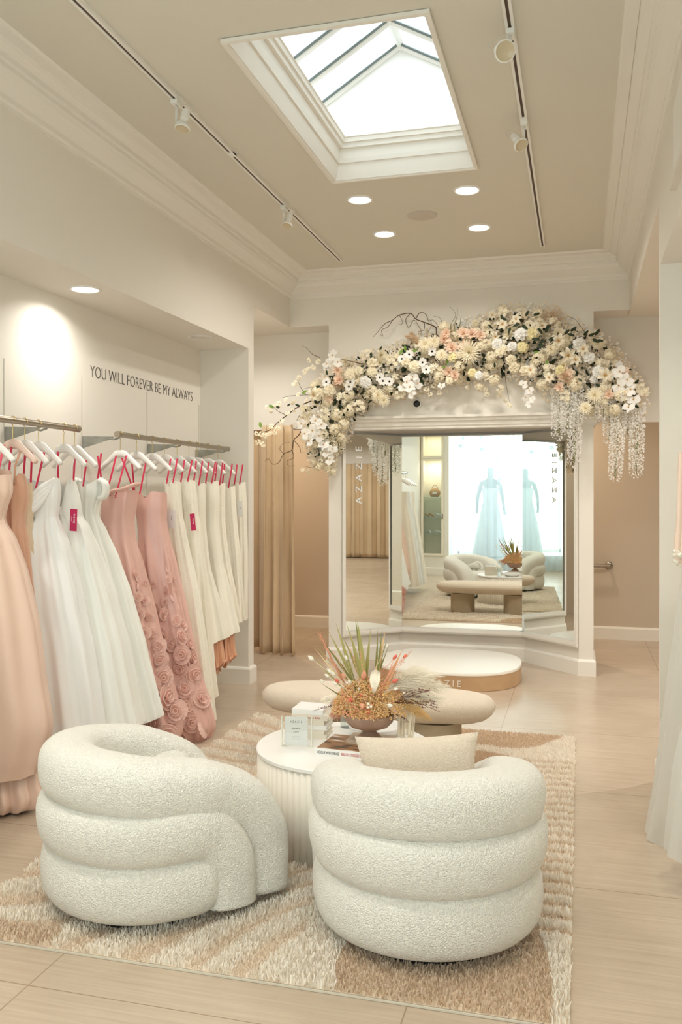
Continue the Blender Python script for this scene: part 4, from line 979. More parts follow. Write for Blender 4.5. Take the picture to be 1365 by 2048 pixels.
gM = Gown('ivory lace column gown, a sliver between the trumpet gown and the last pair', 'gown', 6.14,
     [(966, 426, 450, .05, .002), (1040, 428, 450, .05, .003), (1100, 430, 456, .05, .004), (1200, 440, 474, .06, .008), (1245, 446, 482, .07, .012)], M_lace, 'straight', 9, 45)
gN = Gown('ivory lace column gown with a narrow white tag, second from the pillar', 'gown', 6.34,
     [(972, 438, 470, .055, .002), (1010, 440, 472, .06, .003), (1060, 442, 476, .055, .004), (1120, 446, 482, .06, .006), (1240, 452, 490, .07, .012)], M_lace, 'straight', 9, 47)
gO = Gown('ivory lace column gown hanging nearest the pillar', 'gown', 6.54,
     [(964, 466, 490, .055, .002), (1010, 466, 493, .06, .003), (1060, 468, 494, .055, .004), (1120, 470, 495, .06, .006), (1240, 474, 493, .07, .010)], M_lace, 'straight', 9, 49)
gO.cardtag(480, 1018, 12, 32, M_tagw, [(0.2, 0.1, '249', 0.012)], 0.0, 'white price tag')
for g in (gI, gJ, gK, gL, gM, gN, gO):
    c, w = g.rows[0][1], g.rows[0][2]
    g.ribbon(c + w * 0.5, c + w * 0.75); g.ribbon(c - w * 0.3, c - w * 0.2)
# hangers: one per gown
HN = [(gA, 'white hanger of the peach satin gown, cut by the left edge', M_hang), (gB, 'blush hanger behind the first white one', M_hangp), (gC, 'white hanger with a gold hook holding the champagne gown', M_hang), (gD, 'white hanger holding the cowl-neck gown', M_hang),
      (gE, 'white hanger holding the v-neck gown', M_hang), (gF, 'white hanger at the end of the near rail', M_hang), (gG, 'blush-tipped white hanger of the nearer pink gown', M_hang), (gH, 'white hanger of the farther pink gown', M_hang),
      (gI, 'white hanger of the lace gown beside the pink ones', M_hang), (gJ, 'white hanger of the lace gown with the raspberry tag', M_hang), (gK, 'white hanger of the nearer trumpet gown', M_hang), (gL, 'white hanger of the farther trumpet gown', M_hang),
      (gM, 'white hanger just past the trumpet gowns', M_hang), (gN, 'white hanger second from the pillar', M_hang), (gO, 'white hanger nearest the pillar', M_hang)]
for g, lab, m_ in HN: hanger(RX, 4.47 if g is gF else max(g.y, 4.99) if g.y > 4.8 else g.y, lab, m_, hw=0.168)

# unseen-from-here continuation of the near rail, visible in the mirror
for i, (y, m_, lab) in enumerate(((2.95, M_lace, 'ivory lace gown towards the shop front, seen in the mirror'), (2.72, M_wsat, 'white satin gown towards the shop front, seen in the mirror'), (2.5, M_tulle, 'sheer white tulle gown towards the shop front, seen in the mirror'), (2.3, M_lace, 'ivory lace gown nearest the shop front, seen in the mirror'))):
    t = thing('gown', lab, 'gown', (-2.72, y, 0.1), 0, 'gowns on the left rails')
    b = MB(); rs = []; r = random.Random(i)
    for q in range(30):
        f = q / 29; z = lerp(1.62, 0.12, f); w = lerp(0.13, 0.25, max(0, (f - .2) / .8) ** .7); ph = i
        rs.append([(-2.78 + 0.08 * f + (w + 0.018 * f * math.sin(9 * a + ph)) * math.cos(a), y + (0.06 + 0.09 * f + 0.018 * f * math.sin(9 * a + ph)) * math.sin(a), z) for a in [2 * PI * j / 64 for j in range(64)]])
    b.rings(rs, True, False, False); b.build('skirt', m_, t)
    hanger(RX, y, 'white hanger of the ' + lab.split(',')[0])

# ---------------------------------------------------------------- right side gowns
gR = Gown('white tulle gown hanging at the right edge, layered sheer skirt', 'gown', 4.25,
     [(880, 1368, 1450, .08, .004), (960, 1366, 1440, .08, .006), (1040, 1372, 1430, .07, .008), (1120, 1372, 1450, .10, .012), (1250, 1358, 1490, .16, .02), (1400, 1338, 1510, .20, .024), (1550, 1318, 1525, .22, .026), (1670, 1296, 1530, .23, .026)], M_tulle, 'straight', 10, 61, group='gowns on the right rail', hem=0.01)
gS = Gown('blush gown with white lace edging in front of the tulle, cut by the right edge', 'gown', 4.05,
     [(905, 1358, 1440, .06, .003), (960, 1356, 1440, .06, .004), (1040, 1354, 1440, .07, .006), (1090, 1350, 1445, .07, .008), (1128, 1352, 1450, .08, .01)], cloth('blush_tulle', srgb(240, 216, 198), 0.6), 'straight', 9, 63, group='gowns on the right rail')
b = MB(); r = random.Random(3)
for k in range(60):
    th = -r.uniform(0.3, 3.05); p = gS.pt(th, r.uniform(0.86, 1.0)); b.sphere((p.x, p.y - 0.006, p.z), r.uniform(0.006, 0.012), 7)
b.build('lace_edging', M_lace, gS.root)
gT = Gown('white gown with a full tulle skirt nearest the camera on the right rail', 'gown', 3.75,
     [(1300, 1412, 1480, .05, .01), (1340, 1400, 1520, .09, .012), (1440, 1376, 1550, .15, .018), (1560, 1352, 1575, .19, .024), (1700, 1334, 1585, .22, .028)], M_tulle, 'straight', 10, 65, group='gowns on the right rail')
t = thing('clothes_rail', 'steel clothes rail in the right niche, just outside the frame', 'clothes rail', (0.68, 2.5, RZ))
b = MB(); b.tube([(0.68, 2.5, RZ), (0.68, 4.6, RZ)], 0.018, 16); b.build('bar', M_metal, t, auto=40)

# ---------------------------------------------------------------- slogan on the niche wall
a0 = atx0 = None
M_slog = mat('slogan_vinyl', srgb(88, 82, 74), 0.6)
t = thing('wall_lettering', 'YOU WILL FOREVER BE MY ALWAYS in dark letters above the far clothes rail', 'lettering', (XN, 5.86, 2.36))
Ms = Matrix.Translation((XN + 0.002, 5.862, 2.358)) @ Matrix(((0, 0, 1, 0), (1, 0, 0, 0), (0, 1, 0, 0), (0, 0, 0, 1)))
q = text('letter', 'YOU WILL FOREVER BE MY ALWAYS', 0.112, M_slog, t, Ms, 0.001, 0.70, 1.0, -0.0022)
d_ = q.dimensions.x; q.data.transform(Matrix.Diagonal((1.555 / max(d_, .1), 1, 1, 1)))
letters(q)
# ---------------------------------------------------------------- flower arch over the mirrors
def fmat(n, c, r=0.65): return mat(n, c, r, spec=0.2)
F_cream = petal_mat('petal_cream', srgb(250, 243, 222)); F_white = petal_mat('petal_white', srgb(251, 250, 246)); F_peach = petal_mat('petal_peach', srgb(249, 228, 208)); F_yel = petal_mat('petal_pale_yellow', srgb(249, 241, 200)); F_fill = petal_mat('petal_blush_cream', srgb(248, 236, 214))
F_leaf = fmat('dark_leaf', srgb(52, 62, 44)); F_green = fmat('fresh_leaf', srgb(112, 142, 66)); F_blk = fmat('black_centre', srgb(26, 24, 28)); F_twig = fmat('brown_twig', srgb(84, 64, 48)); F_pamp = fmat('peach_pampas', srgb(232, 206, 174)); F_gold = fmat('stamen_gold', srgb(206, 160, 84)); F_bud = fmat('olive_bud', srgb(128, 132, 82))
def petal(b, L, W, curl, cup, a, tilt, n=4, off=0.0, m=0, notch=0.0):
    # a petal starting near the centre, going out along angle a, rising by tilt, curling at its end
    vs_ = []; ca, sa = math.cos(a), math.sin(a)
    for i in range(n + 1):
        t = i / n; w = W * math.sin(PI * min(1, (0.12 + 0.80 * t))) ** 0.75
        r_ = off + L * t * math.cos(tilt) ; z = L * t * math.sin(tilt) - curl * t * t * L
        for j in (-1, 0, 1):
            y = j * w; zz = z + cup * abs(j) * w - notch * (1 if j == 0 and i == n else 0)
            vs_.append((ca * r_ - sa * y, sa * r_ + ca * y, zz))
    fs_ = []
    for i in range(n):
        for j in range(2): k = i * 3 + j; fs_.append((k, k + 1, k + 4, k + 3))
    b.add(vs_, fs_, m)
def mk(name, f, mats): b = MB(); f(b); return b.mesh(name, mats)
def f_rose(b):
    for k, (n, L, tl, off) in enumerate(((3, .34, 1.35, .02), (4, .48, 1.15, .05), (5, .62, .9, .08), (6, .78, .6, .1), (7, .92, .28, .1))):
        for i in range(n): petal(b, L, L * .52, .25 + .1 * k, .55, 2 * PI * i / n + k * .7, tl, 4, off)
    b.sphere((0, 0, .2), .22, 8)
def f_mum(b):
    r = random.Random(2)
    for k, (n, L, tl) in enumerate(((10, .35, 1.3), (14, .55, 1.0), (18, .72, .7), (22, .88, .4), (24, 1.0, .08))):
        for i in range(n): petal(b, L, .075, .1, .6, 2 * PI * (i + .5 * k) / n + r.uniform(-.05, .05), tl + r.uniform(-.1, .1), 3, .03)
def f_carn(b):
    r = random.Random(3)
    for k, (n, L, tl) in enumerate(((5, .4, 1.3), (8, .6, 1.0), (10, .78, .65), (11, .95, .25))):
        for i in range(n): petal(b, L * r.uniform(.9, 1.05), .24, r.uniform(-.3, .4), r.uniform(-.4, .8), 2 * PI * i / n + r.uniform(-.2, .2), tl + r.uniform(-.15, .15), 4, .03, notch=.06)
def f_orchid(b):
    for a in (PI / 2, PI / 2 + 2.2, PI / 2 - 2.2): petal(b, .95, .30, .15, .15, a, .1, 4, .05)
    for a in (0.15, PI - 0.15): petal(b, .98, .52, .1, .15, a, .18, 4, .05)
def f_lily(b):
    for i in range(6): petal(b, 1.15, .22, .75, .5, 2 * PI * i / 6, .85, 6, .04)
def f_anem(b):
    for i in range(8): petal(b, .95, .36, .1, .12, 2 * PI * i / 8 + .1 * (i % 2), .25 - .08 * (i % 2), 3, .1)
def f_small(b, n=5, s=1.0, c=(0, 0, 0), R=None):
    for i in range(n):
        q = MB(); petal(q, s, s * .42, .1, .2, 2 * PI * i / n, .3, 2, .05)
        b.add([tuple((R @ Vector(p) if R is not None else Vector(p)) + Vector(c)) for p in q.v], q.f)
def f_hyd(b):
    r = random.Random(4)
    for i in range(46):
        d = Vector((r.gauss(0, 1), r.gauss(0, 1), abs(r.gauss(0, 1)) * .9 + .05)).normalized(); R = rot_to(d).to_3x3()
        f_small(b, 4, .26, d * r.uniform(.66, .82), R)
def f_cherry(b):
    r = random.Random(6)
    for i in range(13):
        c = Vector((r.uniform(-.8, .8), r.uniform(-.6, .6), r.uniform(0, .6))); d = Vector((c.x * .6, c.y * .6, 1)).normalized()
        f_small(b, 5, r.uniform(.24, .33), c, rot_to(d).to_3x3())
def f_disc(b): b.sphere((0, 0, .08), .22, 10)
def f_star(b):
    for i in range(7):
        a = 2 * PI * i / 7; b.tube([(0, 0, .02), (.16 * math.cos(a), .16 * math.sin(a), .3)], .02, 4)
    b.sphere((0, 0, .05), .10, 6)
ME = {'rose': mk('rose', f_rose, F_cream), 'white_rose': mk('white_rose', f_rose, F_white), 'yellow_rose': mk('yellow_rose', f_rose, F_yel), 'chrysanthemum': mk('chrysanthemum', f_mum, F_cream), 'carnation': mk('carnation', f_carn, F_peach),
      'orchid': mk('orchid', f_orchid, F_white), 'lily': mk('lily', f_lily, F_cream), 'anemone': mk('anemone', f_anem, F_white), 'hydrangea': mk('hydrangea', f_hyd, F_cream), 'cherry_blossom': mk('cherry_blossom', f_cherry, F_cream), 'peony': mk('peony', f_carn, F_cream)}
ME_c = mk('flower_centre', f_disc, F_blk); ME_g = mk('stamen', f_star, F_gold)
garl = thing('flower_arch', 'large arch of cream and white flowers draped over the mirror surround', 'flower arrangement', (-1.05, YB, 2.28))
def GP(u, v, dep): return Vector(aty(u, v, YB - dep))
rg = random.Random(77)
def put(kind, u, v, dep=0.2, s=0.06, d=None, tilt=0.35):
    p = GP(u, v, dep)
    if d is None: d = Vector((rg.uniform(-tilt, tilt), -1, rg.uniform(-tilt, tilt) + 0.1))
    base = 'rose' if 'rose' in kind else kind
    s *= 1.22; p.y -= 0.03
    o = inst(base, ME[kind], garl, place(p, d, s, rg.uniform(0, 6.3)))
    if kind == 'anemone':
        c = bpy.data.objects.new('flower_centre', ME_c); COL.objects.link(c); c.parent = o; c['label'] = 'black flower centre'
    if kind in ('lily', 'orchid') and s > 0.035:
        c = bpy.data.objects.new('stamen', ME_g); COL.objects.link(c); c.parent = o
    return o
CL_ = [(642, 918, 18), (650, 878, 44), (662, 820, 60), (690, 778, 60), (735, 760, 52), (790, 746, 52), (840, 728, 58), (890, 712, 60), (940, 705, 62), (985, 690, 66), (1030, 684, 76), (1080, 696, 82), (1130, 718, 82), (1180, 746, 78), (1222, 780, 62), (1256, 802, 42)]
def along(f):
    x = f * (len(CL_) - 1); i = min(int(x), len(CL_) - 2); t = x - i
    return [lerp(CL_[i][k], CL_[i + 1][k], t) for k in range(3)]
# foundation: dense small blossoms and dark greenery (nobody could count them)
b = MB(); b2 = MB(); bl = MB(); r = random.Random(9)
for i in range(3000):
    f = r.random(); u, v, h = along(f); a = r.uniform(0, 6.28); q = math.sqrt(r.random())
    uu = u + math.cos(a) * q * h * 0.85; vv = v + math.sin(a) * q * h; dep = 0.03 + 0.17 * (1 - q * q) * r.uniform(.6, 1)
    d = Vector((math.cos(a) * q * .8 + r.uniform(-.4, .4), -1, -math.sin(a) * q * .8 + r.uniform(-.4, .4)))
    R = rot_to(d, r.uniform(0, 6)).to_3x3(); c = GP(uu, vv, dep)
    f_small(b if i % 3 else b2, 5, r.uniform(0.018, 0.030), c, R)
for i in range(950):
    f = r.random(); u, v, h = along(f); a = r.uniform(0, 6.28); q = math.sqrt(r.random())
    c = GP(u + math.cos(a) * q * h * 0.8, v + math.sin(a) * q * h * .9, 0.05 + 0.17 * (1 - q * q)); R = rot_to(Vector((r.uniform(-1, 1), -.6, r.uniform(-1, 1))), r.uniform(0, 6)).to_3x3()
    q_ = MB(); petal(q_, r.uniform(.04, .07), .016, .2, .3, 0, .2, 3); bl.add([tuple(R @ Vector(p) + c) for p in q_.v], q_.f)
o = b.build('filler_blossoms', F_fill, garl); o['kind'] = 'stuff'
o = b2.build('white_filler_blossoms', F_white, garl); o['kind'] = 'stuff'
o = bl.build('filler_leaves', F_leaf, garl); o['kind'] = 'stuff'
# the named flowers
for (u, v) in ((700, 774), (703, 765), (768, 763), (781, 764), (806, 719), (820, 710), (847, 726), (854, 740), (866, 704), (762, 756), (655, 765)): put('anemone', u, v, 0.24, 0.034, tilt=.2)
for (u, v, s) in ((702, 750, .048), (745, 727, .044), (746, 744, .042), (829, 733, .05), (812, 724, .045), (640, 786, .046), (662, 781, .05), (718, 742, .038), (1002, 703, .045), (1030, 737, .042), (1024, 722, .042), (1052, 742, .04), (900, 762, .03)): put('rose', u, v, 0.24, s)
for (u, v, s) in ((996, 690, .045), (1027, 693, .04), (732, 765, .045), (1180, 715, .045), (1196, 745, .045), (958, 752, .035), (1160, 690, .05), (735, 768, .04), (1042, 668, .055)): put('white_rose', u, v, 0.24, s)
for (u, v, s) in ((1046, 695, .045), (1065, 668, .05), (905, 715, .04), (1122, 742, .04), (946, 747, .035)): put('yellow_rose', u, v, 0.23, s)
for (u, v, s) in ((940, 706, .088), (758, 792, .055), (1190, 791, .06), (852, 690, .055), (885, 712, .05), (770, 802, .05), (1172, 817, .05), (870, 685, .05), (1104, 700, .05)): put('chrysanthemum', u, v, 0.25, s)
for (u, v, s) in ((890, 680, .055), (905, 697, .055), (945, 669, .05), (962, 672, .045), (900, 745, .05), (912, 752, .045), (680, 762, .055), (1133, 752, .065), (894, 668, .045), (928, 668, .05), (930, 694, .045), (678, 742, .045), (1120, 775, .04), (660, 800, .045), (1218, 790, .045), (1252, 742, .03)): put('carnation', u, v, 0.21, s)
for (u, v, s) in ((632, 790, .075), (1137, 712, .075), (1152, 722, .06), (1062, 742, .06), (1118, 683, .07), (1210, 752, .07), (1034, 640, .05), (1006, 650, .055), (1100, 757, .05), (1168, 700, .06)): put('lily', u, v, 0.24, s)
for (u, v, s) in ((668, 712, .045), (678, 726, .042), (656, 728, .038), (612, 868, .045), (628, 862, .05), (620, 882, .045), (640, 872, .05), (650, 890, .045), (605, 848, .04), (634, 842, .05), (655, 905, .04), (662, 920, .042), (668, 898, .04), (645, 850, .045), (815, 765, .045), (828, 755, .045), (822, 775, .045), (838, 768, .042), (808, 775, .04), (826, 790, .035),
                  (1240, 745, .05), (1255, 760, .05), (1262, 780, .05), (1250, 790, .05), (1268, 800, .045), (1238, 772, .05), (1258, 815, .042), (1228, 752, .045), (885, 600 + 172, .03), (1048, 770, .034), (1060, 782, .032), (1052, 795, .03), (1066, 800, .028), (1058, 810, .026)): put('orchid', u, v, 0.23, s, tilt=.3)
for (u, v, s) in ((660, 938, .035), (650, 870, .05), (672, 860, .05), (690, 850, .05), (676, 830, .055), (655, 832, .05), (700, 822, .05), (722, 815, .05), (685, 875, .04), (645, 925, .035), (668, 945, .03), (640, 935, .03), (975, 690, .05), (985, 715, .05), (890, 655, .045), (875, 740, .055), (960, 775, .035), (990, 762, .05),
                  (1000, 780, .035), (1100, 640 + 100, .06), (1080, 720, .06), (1150, 770, .06), (1130, 795, .05), (1110, 690, .05), (780, 775, .05), (800, 790, .045), (735, 710, .045), (1010, 628, .04), (1028, 652, .045), (848, 700, .05), (1205, 800, .05), (1230, 820, .045), (880, 755, .05), (1085, 770, .045), (1210, 775, .05), (700, 790, .05), (745, 780, .05), (790, 700 + 30, .05), (920, 735, .05), (1075, 665, .05), (1200, 730, .05)): put('hydrangea' if rg.random() < .55 else 'cherry_blossom', u, v, 0.19, s)
n = 0
while n < 185:
    u, v, h = along(rg.random()); a = rg.uniform(0, 6.28); q = math.sqrt(rg.random()); 
    k = rg.choice(['cherry_blossom', 'cherry_blossom', 'hydrangea', 'peony', 'rose', 'white_rose', 'lily', 'peony', 'chrysanthemum'])
    s = {'cherry_blossom': .05, 'hydrangea': .045, 'peony': .045, 'rose': .034, 'white_rose': .032, 'lily': .05, 'chrysanthemum': .04}[k] * rg.uniform(.85, 1.15)
    put(k, u + math.cos(a) * q * h, v + math.sin(a) * q * h * .95, 0.08 + 0.13 * (1 - q * q), s, tilt=.6); n += 1

def twig(pts, r0, r1, dep=0.15, m=F_twig, name='branch', n=6, jit=3):
    P = [GP(u, v, dep + rg.uniform(-.03, .03)) for u, v in pts]; P = catmull(P, n); k = len(P)
    b = MB(); b.tube(P, [lerp(r0, r1, i / (k - 1)) for i in range(k)], 6); return b.build(name, m, garl), P
# curly branch arching above
MBr = []
twig([(905, 690), (876, 672), (872, 655), (850, 645), (832, 638), (822, 627), (800, 630), (786, 640), (770, 648), (757, 663), (747, 674)], .006, .0018, .12)
twig([(832, 638), (840, 626), (852, 628), (858, 642), (866, 640), (876, 650)], .004, .0015, .14)
twig([(820, 628), (812, 640), (818, 655), (828, 640), (838, 652), (846, 668), (858, 662), (864, 648), (858, 636)], .003, .0012, .1)
twig([(786, 640), (776, 654), (764, 660), (766, 672), (760, 668)], .003, .0012, .12); twig([(800, 631), (806, 646), (796, 650)], .0025, .001, .12)
twig([(850, 645), (848, 660), (836, 664), (845, 672)], .003, .001, .1); twig([(872, 655), (884, 648), (880, 636), (868, 632)], .003, .001, .12)
# lower left curly branch and blossom twigs
twig([(608, 850), (598, 870), (588, 880), (584, 900), (568, 908), (558, 925), (545, 928), (538, 918), (530, 922)], .005, .0014, .14)
twig([(588, 880), (600, 895), (602, 905), (608, 905)], .003, .001, .12); twig([(584, 900), (588, 915), (575, 922), (578, 932), (590, 930)], .003, .001, .12)
twig([(568, 908), (560, 898), (566, 888), (580, 884)], .0025, .001, .16); twig([(604, 860), (590, 858), (582, 852), (590, 846)], .003, .001, .15); twig([(600, 830), (594, 842), (598, 850), (592, 856)], .003, .001, .14)
_, Pm = twig([(640, 795), (600, 812), (572, 832), (555, 846), (540, 860), (520, 866), (512, 872)], .006, .002, .14)
twig([(572, 830), (556, 822), (545, 812), (536, 814)], .003, .0012, .14); twig([(640, 790), (610, 790), (580, 792), (564, 796)], .003, .0012, .14); twig([(612, 790), (602, 775), (596, 762), (592, 758)], .003, .0012, .14)
twig([(640, 715), (625, 708), (615, 697), (605, 692)], .003, .001, .12); twig([(760, 722), (730, 728), (700, 722), (668, 716)], .005, .002, .16); twig([(650, 775), (625, 774), (608, 778)], .003, .001, .14)
for (u, v) in ((515, 868), (525, 870), (535, 874), (545, 868), (553, 866), (560, 858), (518, 885), (528, 890), (537, 815), (545, 822), (552, 812), (560, 810), (575, 800), (588, 805), (600, 790), (590, 770), (600, 758), (596, 766), (566, 845), (578, 828), (590, 822), (620, 740), (630, 735), (622, 722), (640, 725), (612, 745), (608, 940), (620, 942), (545, 855)):
    put('cherry_blossom', u, v, 0.15, rg.uniform(.02, .028), tilt=.5)
twig([(640, 925), (625, 935), (610, 932)], .003, .0012, .16)
# twigs on the right
twig([(1160, 690), (1172, 670), (1160, 650), (1150, 638), (1135, 632)], .003, .001, .1); twig([(1120, 700), (1150, 694), (1190, 690), (1212, 690), (1236, 692)], .0035, .001, .12); twig([(1180, 720), (1195, 705), (1190, 690)], .003, .001, .12); twig([(1170, 715), (1176, 700), (1188, 712), (1200, 722)], .003, .001, .12)
twig([(1010, 745), (1014, 775), (1020, 805)], .0025, .001, .14); twig([(860, 720), (858, 760), (862, 795)], .002, .001, .12)
for i, (u, v, s) in enumerate(((1020, 812, .024), (1012, 800, .02), (976, 790, .022), (1000, 792, .022), (972, 780, .02), (862, 790, .02), (935, 776, .018), (855, 780, .024), (870, 772, .024), (880, 788, .02))): put('cherry_blossom', u, v, .13, s)
# leafy sprigs
LEAF = mk('leaf', lambda b: petal(b, 1.0, .24, .15, .3, 0, .05, 5), F_leaf); LEAFG = mk('green_leaf', lambda b: petal(b, 1.0, .26, .2, .3, 0, .05, 5), F_green)
def sprig(stem, leaves, dep=0.16, m=LEAF, s=0.045):
    _, P = twig(stem, .003, .0012, dep, F_twig if m is LEAF else F_green, 'leaf_sprig')
    for (u, v, ang) in leaves:
        p = GP(u, v, dep + .01); a = math.radians(ang)
        X = Vector((math.cos(a), -0.15, math.sin(a))).normalized(); Y = Vector((-math.sin(a) , -.45, math.cos(a))); Z = X.cross(Y).normalized(); Y = Z.cross(X)
        Mx = Matrix.Translation(p) @ Matrix((X, Y, Z)).transposed().to_4x4() @ Matrix.Scale(s * rg.uniform(.85, 1.15), 4); inst('leaf', m, garl, Mx)
sprig([(1010, 655), (1035, 645), (1060, 635), (1078, 630)], [(1052, 632, 60), (1068, 630, 10), (1040, 648, 200), (1045, 650, -40), (1008, 640, 120), (1022, 655, 250), (1014, 640, 160)], .27, s=.055)
sprig([(1100, 690), (1125, 672), (1142, 660)], [(1130, 668, 40), (1112, 680, 200), (1142, 662, 30)], .27, s=.055)
sprig([(1150, 678), (1170, 672), (1200, 675)], [(1150, 672, 160), (1168, 670, 40), (1178, 672, 20), (1186, 678, -30), (1146, 690, 220), (1190, 670, 45), (1196, 680, -15)], .27, s=.055)
sprig([(1090, 690), (1088, 672)], [(1085, 668, 120), (1092, 665, 70), (1080, 680, 170), (1098, 680, 20), (1088, 690, 200)], .28, s=.06)
sprig([(1170, 760), (1200, 775)], [(1165, 762, 150), (1192, 768, -30), (1184, 780, 210), (1230, 760, 80)], .24)
for (u, v, a) in ((720, 736, 30), (732, 726, 60), (742, 718, 80), (760, 700, 60), (640, 772, 200), (600, 812, 160), (655, 750, 100), (776, 745, 200), (850, 695, 120), (865, 700, 20), (1035, 715, 110), (1040, 725, 60), (1018, 700, 200), (990, 735, 100), (668, 840, 250), (670, 865, 260), (642, 905, 240), (745, 800, 200), (1090, 760, 230), (985, 655, 140), (560, 815, 170), (575, 812, 30)):
    p = GP(u, v, .24); a_ = math.radians(a); X = Vector((math.cos(a_), -.2, math.sin(a_))).normalized(); Z = X.cross(Vector((0, .5, 1))).normalized()
    inst('leaf', LEAF, garl, place(p, (rg.uniform(-.5, .5), -1, rg.uniform(-.5, .5)), rg.uniform(.035, .05), a_))
for (u, v, a) in ((800, 708, 60), (812, 702, 100), (825, 704, 20), (605, 788, 30), (1095, 730, 95), (522, 855, 100), (886, 735, 20), (905, 740, 150), (548, 816, 150), (895, 728, 80), (1068, 705, 10)):
    inst('leaf', LEAFG, garl, place(GP(u, v, .25), (rg.uniform(-.4, .4), -1, rg.uniform(-.3, .3)), rg.uniform(.04, .055), math.radians(a)))
# green stems upright beside the carnations
for pts in ([(905, 672), (902, 650), (912, 630), (900, 612)], [(912, 675), (910, 650), (915, 632), (916, 617)], [(920, 672), (920, 655), (922, 638), (920, 640)]): twig(pts, .004, .001, .14, F_bud, 'green_stem')
# pampas tufts
def plume(parent, p0, d, L, W, m, n=170, seed=1, name='pampas_plume', droop=0.3, th=0.0009):
    r_ = random.Random(seed); b = MB(); d = Vector(d).normalized(); s_ = d.orthogonal().normalized(); t_ = d.cross(s_)
    for i in range(n):
        f = r_.random(); a = r_.uniform(0, 6.28); o_ = (s_ * math.cos(a) + t_ * math.sin(a)); base_ = Vector(p0) + d * (L * f * .8) + Vector((0, 0, -droop * L * (f * .8) ** 2)); w = W * math.sin(PI * min(1, .15 + f * .8)) * r_.uniform(.6, 1)
        dd = d + Vector((0, 0, -2 * droop * f * .8)); e1 = base_ + dd * (L * .16) + o_ * w * .6; e2 = e1 + dd * (L * .14) + o_ * w * .4 + Vector((0, 0, -droop * w * 1.2))
        b.tube([base_, e1, e2], [th, th, th * .4], 3, cap=False)
    b.tube([Vector(p0) + d * (L * f * .8) + Vector((0, 0, -droop * L * (f * .8) ** 2)) for f in [i / 6 for i in range(7)]], .0018, 5)
    return b.build(name, m, parent)
plume(garl, GP(850, 695, .14), (-.55, -.15, .6), .24, .05, F_pamp, 260, 5, th=.0014); plume(garl, GP(830, 690, .12), (-.2, -.1, 1), .17, .045, F_pamp, 200, 6, th=.0014)
plume(garl, GP(690, 780, .2), (-.4, -.2, .5), .16, .05, F_pamp, 200, 7, th=.0014); plume(garl, GP(1225, 742, .16), (1, -.1, .1), .15, .035, F_pamp, 160, 8, th=.0013); plume(garl, GP(1140, 770, .26), (-.4, -.2, .9), .16, .05, F_pamp, 200, 9, th=.0014)
plume(garl, GP(900, 680, .14), (.1, -.1, 1), .12, .05, F_pamp, 160, 10, th=.0014)
# dandelion globe
b = MB(); c = GP(1105, 630, .12); r = random.Random(8)
for i in range(150):
    d = Vector((r.gauss(0, 1), r.gauss(0, 1), r.gauss(0, 1))).normalized(); e = c + d * .082
    b.tube([c + d * .01, e], .0006, 3, cap=False); s_ = d.orthogonal().normalized(); t_ = d.cross(s_)
    for k in range(5):
        a = 2 * PI * k / 5; b.tube([e, e + d * .006 + (s_ * math.cos(a) + t_ * math.sin(a)) * .012], .0007, 3, cap=False)
b.sphere(c, .01, 8); b.build('dandelion_globe', F_pamp, garl)
twig([(1098, 680), (1101, 655), (1104, 632)], .004, .003, .12, F_twig, 'dandelion_stem')
# hanging wisteria
def strand(u, v0, v1, w, dep, seed, u1=None, m=None):
    r_ = random.Random(seed); b = MB(); bg = MB(); u1 = u if u1 is None else u1; L = v1 - v0; N_ = int(L * 1.9)
    P0 = GP(u, v0, dep); P1 = GP(u1, v1, dep); ln = (P1 - P0).length
    for i in range(N_):
        f = i / N_; c = P0.lerp(P1, f); a = r_.uniform(0, 6.28); w_ = w * (1 - .75 * f ** 2.2) * r_.uniform(.55, 1); d = Vector((math.cos(a), math.sin(a), r_.uniform(-.5, .3)))
        p = c + Vector((math.cos(a) * w_, math.sin(a) * w_ * .9, 0)) ; f_small(b, 4, r_.uniform(.014, .021) * (1 - .35 * f), p, rot_to(d, a).to_3x3())
        if r_.random() < .22 + .5 * f ** 3: q_ = MB(); petal(q_, .014, .004, .2, .2, 0, .2, 2); R = rot_to(d, a * 3).to_3x3(); bg.add([tuple(R @ Vector(x) + c + Vector((math.cos(a) * w_ * .7, math.sin(a) * w_ * .7, 0))) for x in q_.v], q_.f)
    bg.tube([P0, P0.lerp(P1, .5) + Vector((.004, 0, 0)), P1 + Vector((.006, 0, -.02))], .0016, 5)
    o = b.build('wisteria_strand', F_white if m is None else m, garl); g = bg.build('strand_greenery', F_bud, o); g.parent = o; g.matrix_basis = Matrix.Identity(4)
    return o
for k, (u, v0, v1, w, dep, u1) in enumerate(((1120, 775, 872, .030, .16, 1117), (1138, 775, 858, .026, .19, 1136), (1153, 775, 925, .034, .15, 1149), (1165, 790, 830, .024, .2, 1163),
     (1226, 790, 880, .036, .12, 1220), (1240, 800, 952, .042, .16, 1231), (1276, 810, 945, .044, .13, 1273), (1258, 820, 868, .045, .10, 1256), (1208, 790, 830, .03, .2, 1206),
     (640, 850, 920, .04, .16, 632), (662, 880, 948, .036, .2, 662), (676, 860, 900, .03, .2, 676), (618, 850, 890, .03, .2, 614))):
    strand(u, v0, v1, w * .74, dep, 100 + k, u1, F_cream if k >= 9 else None)
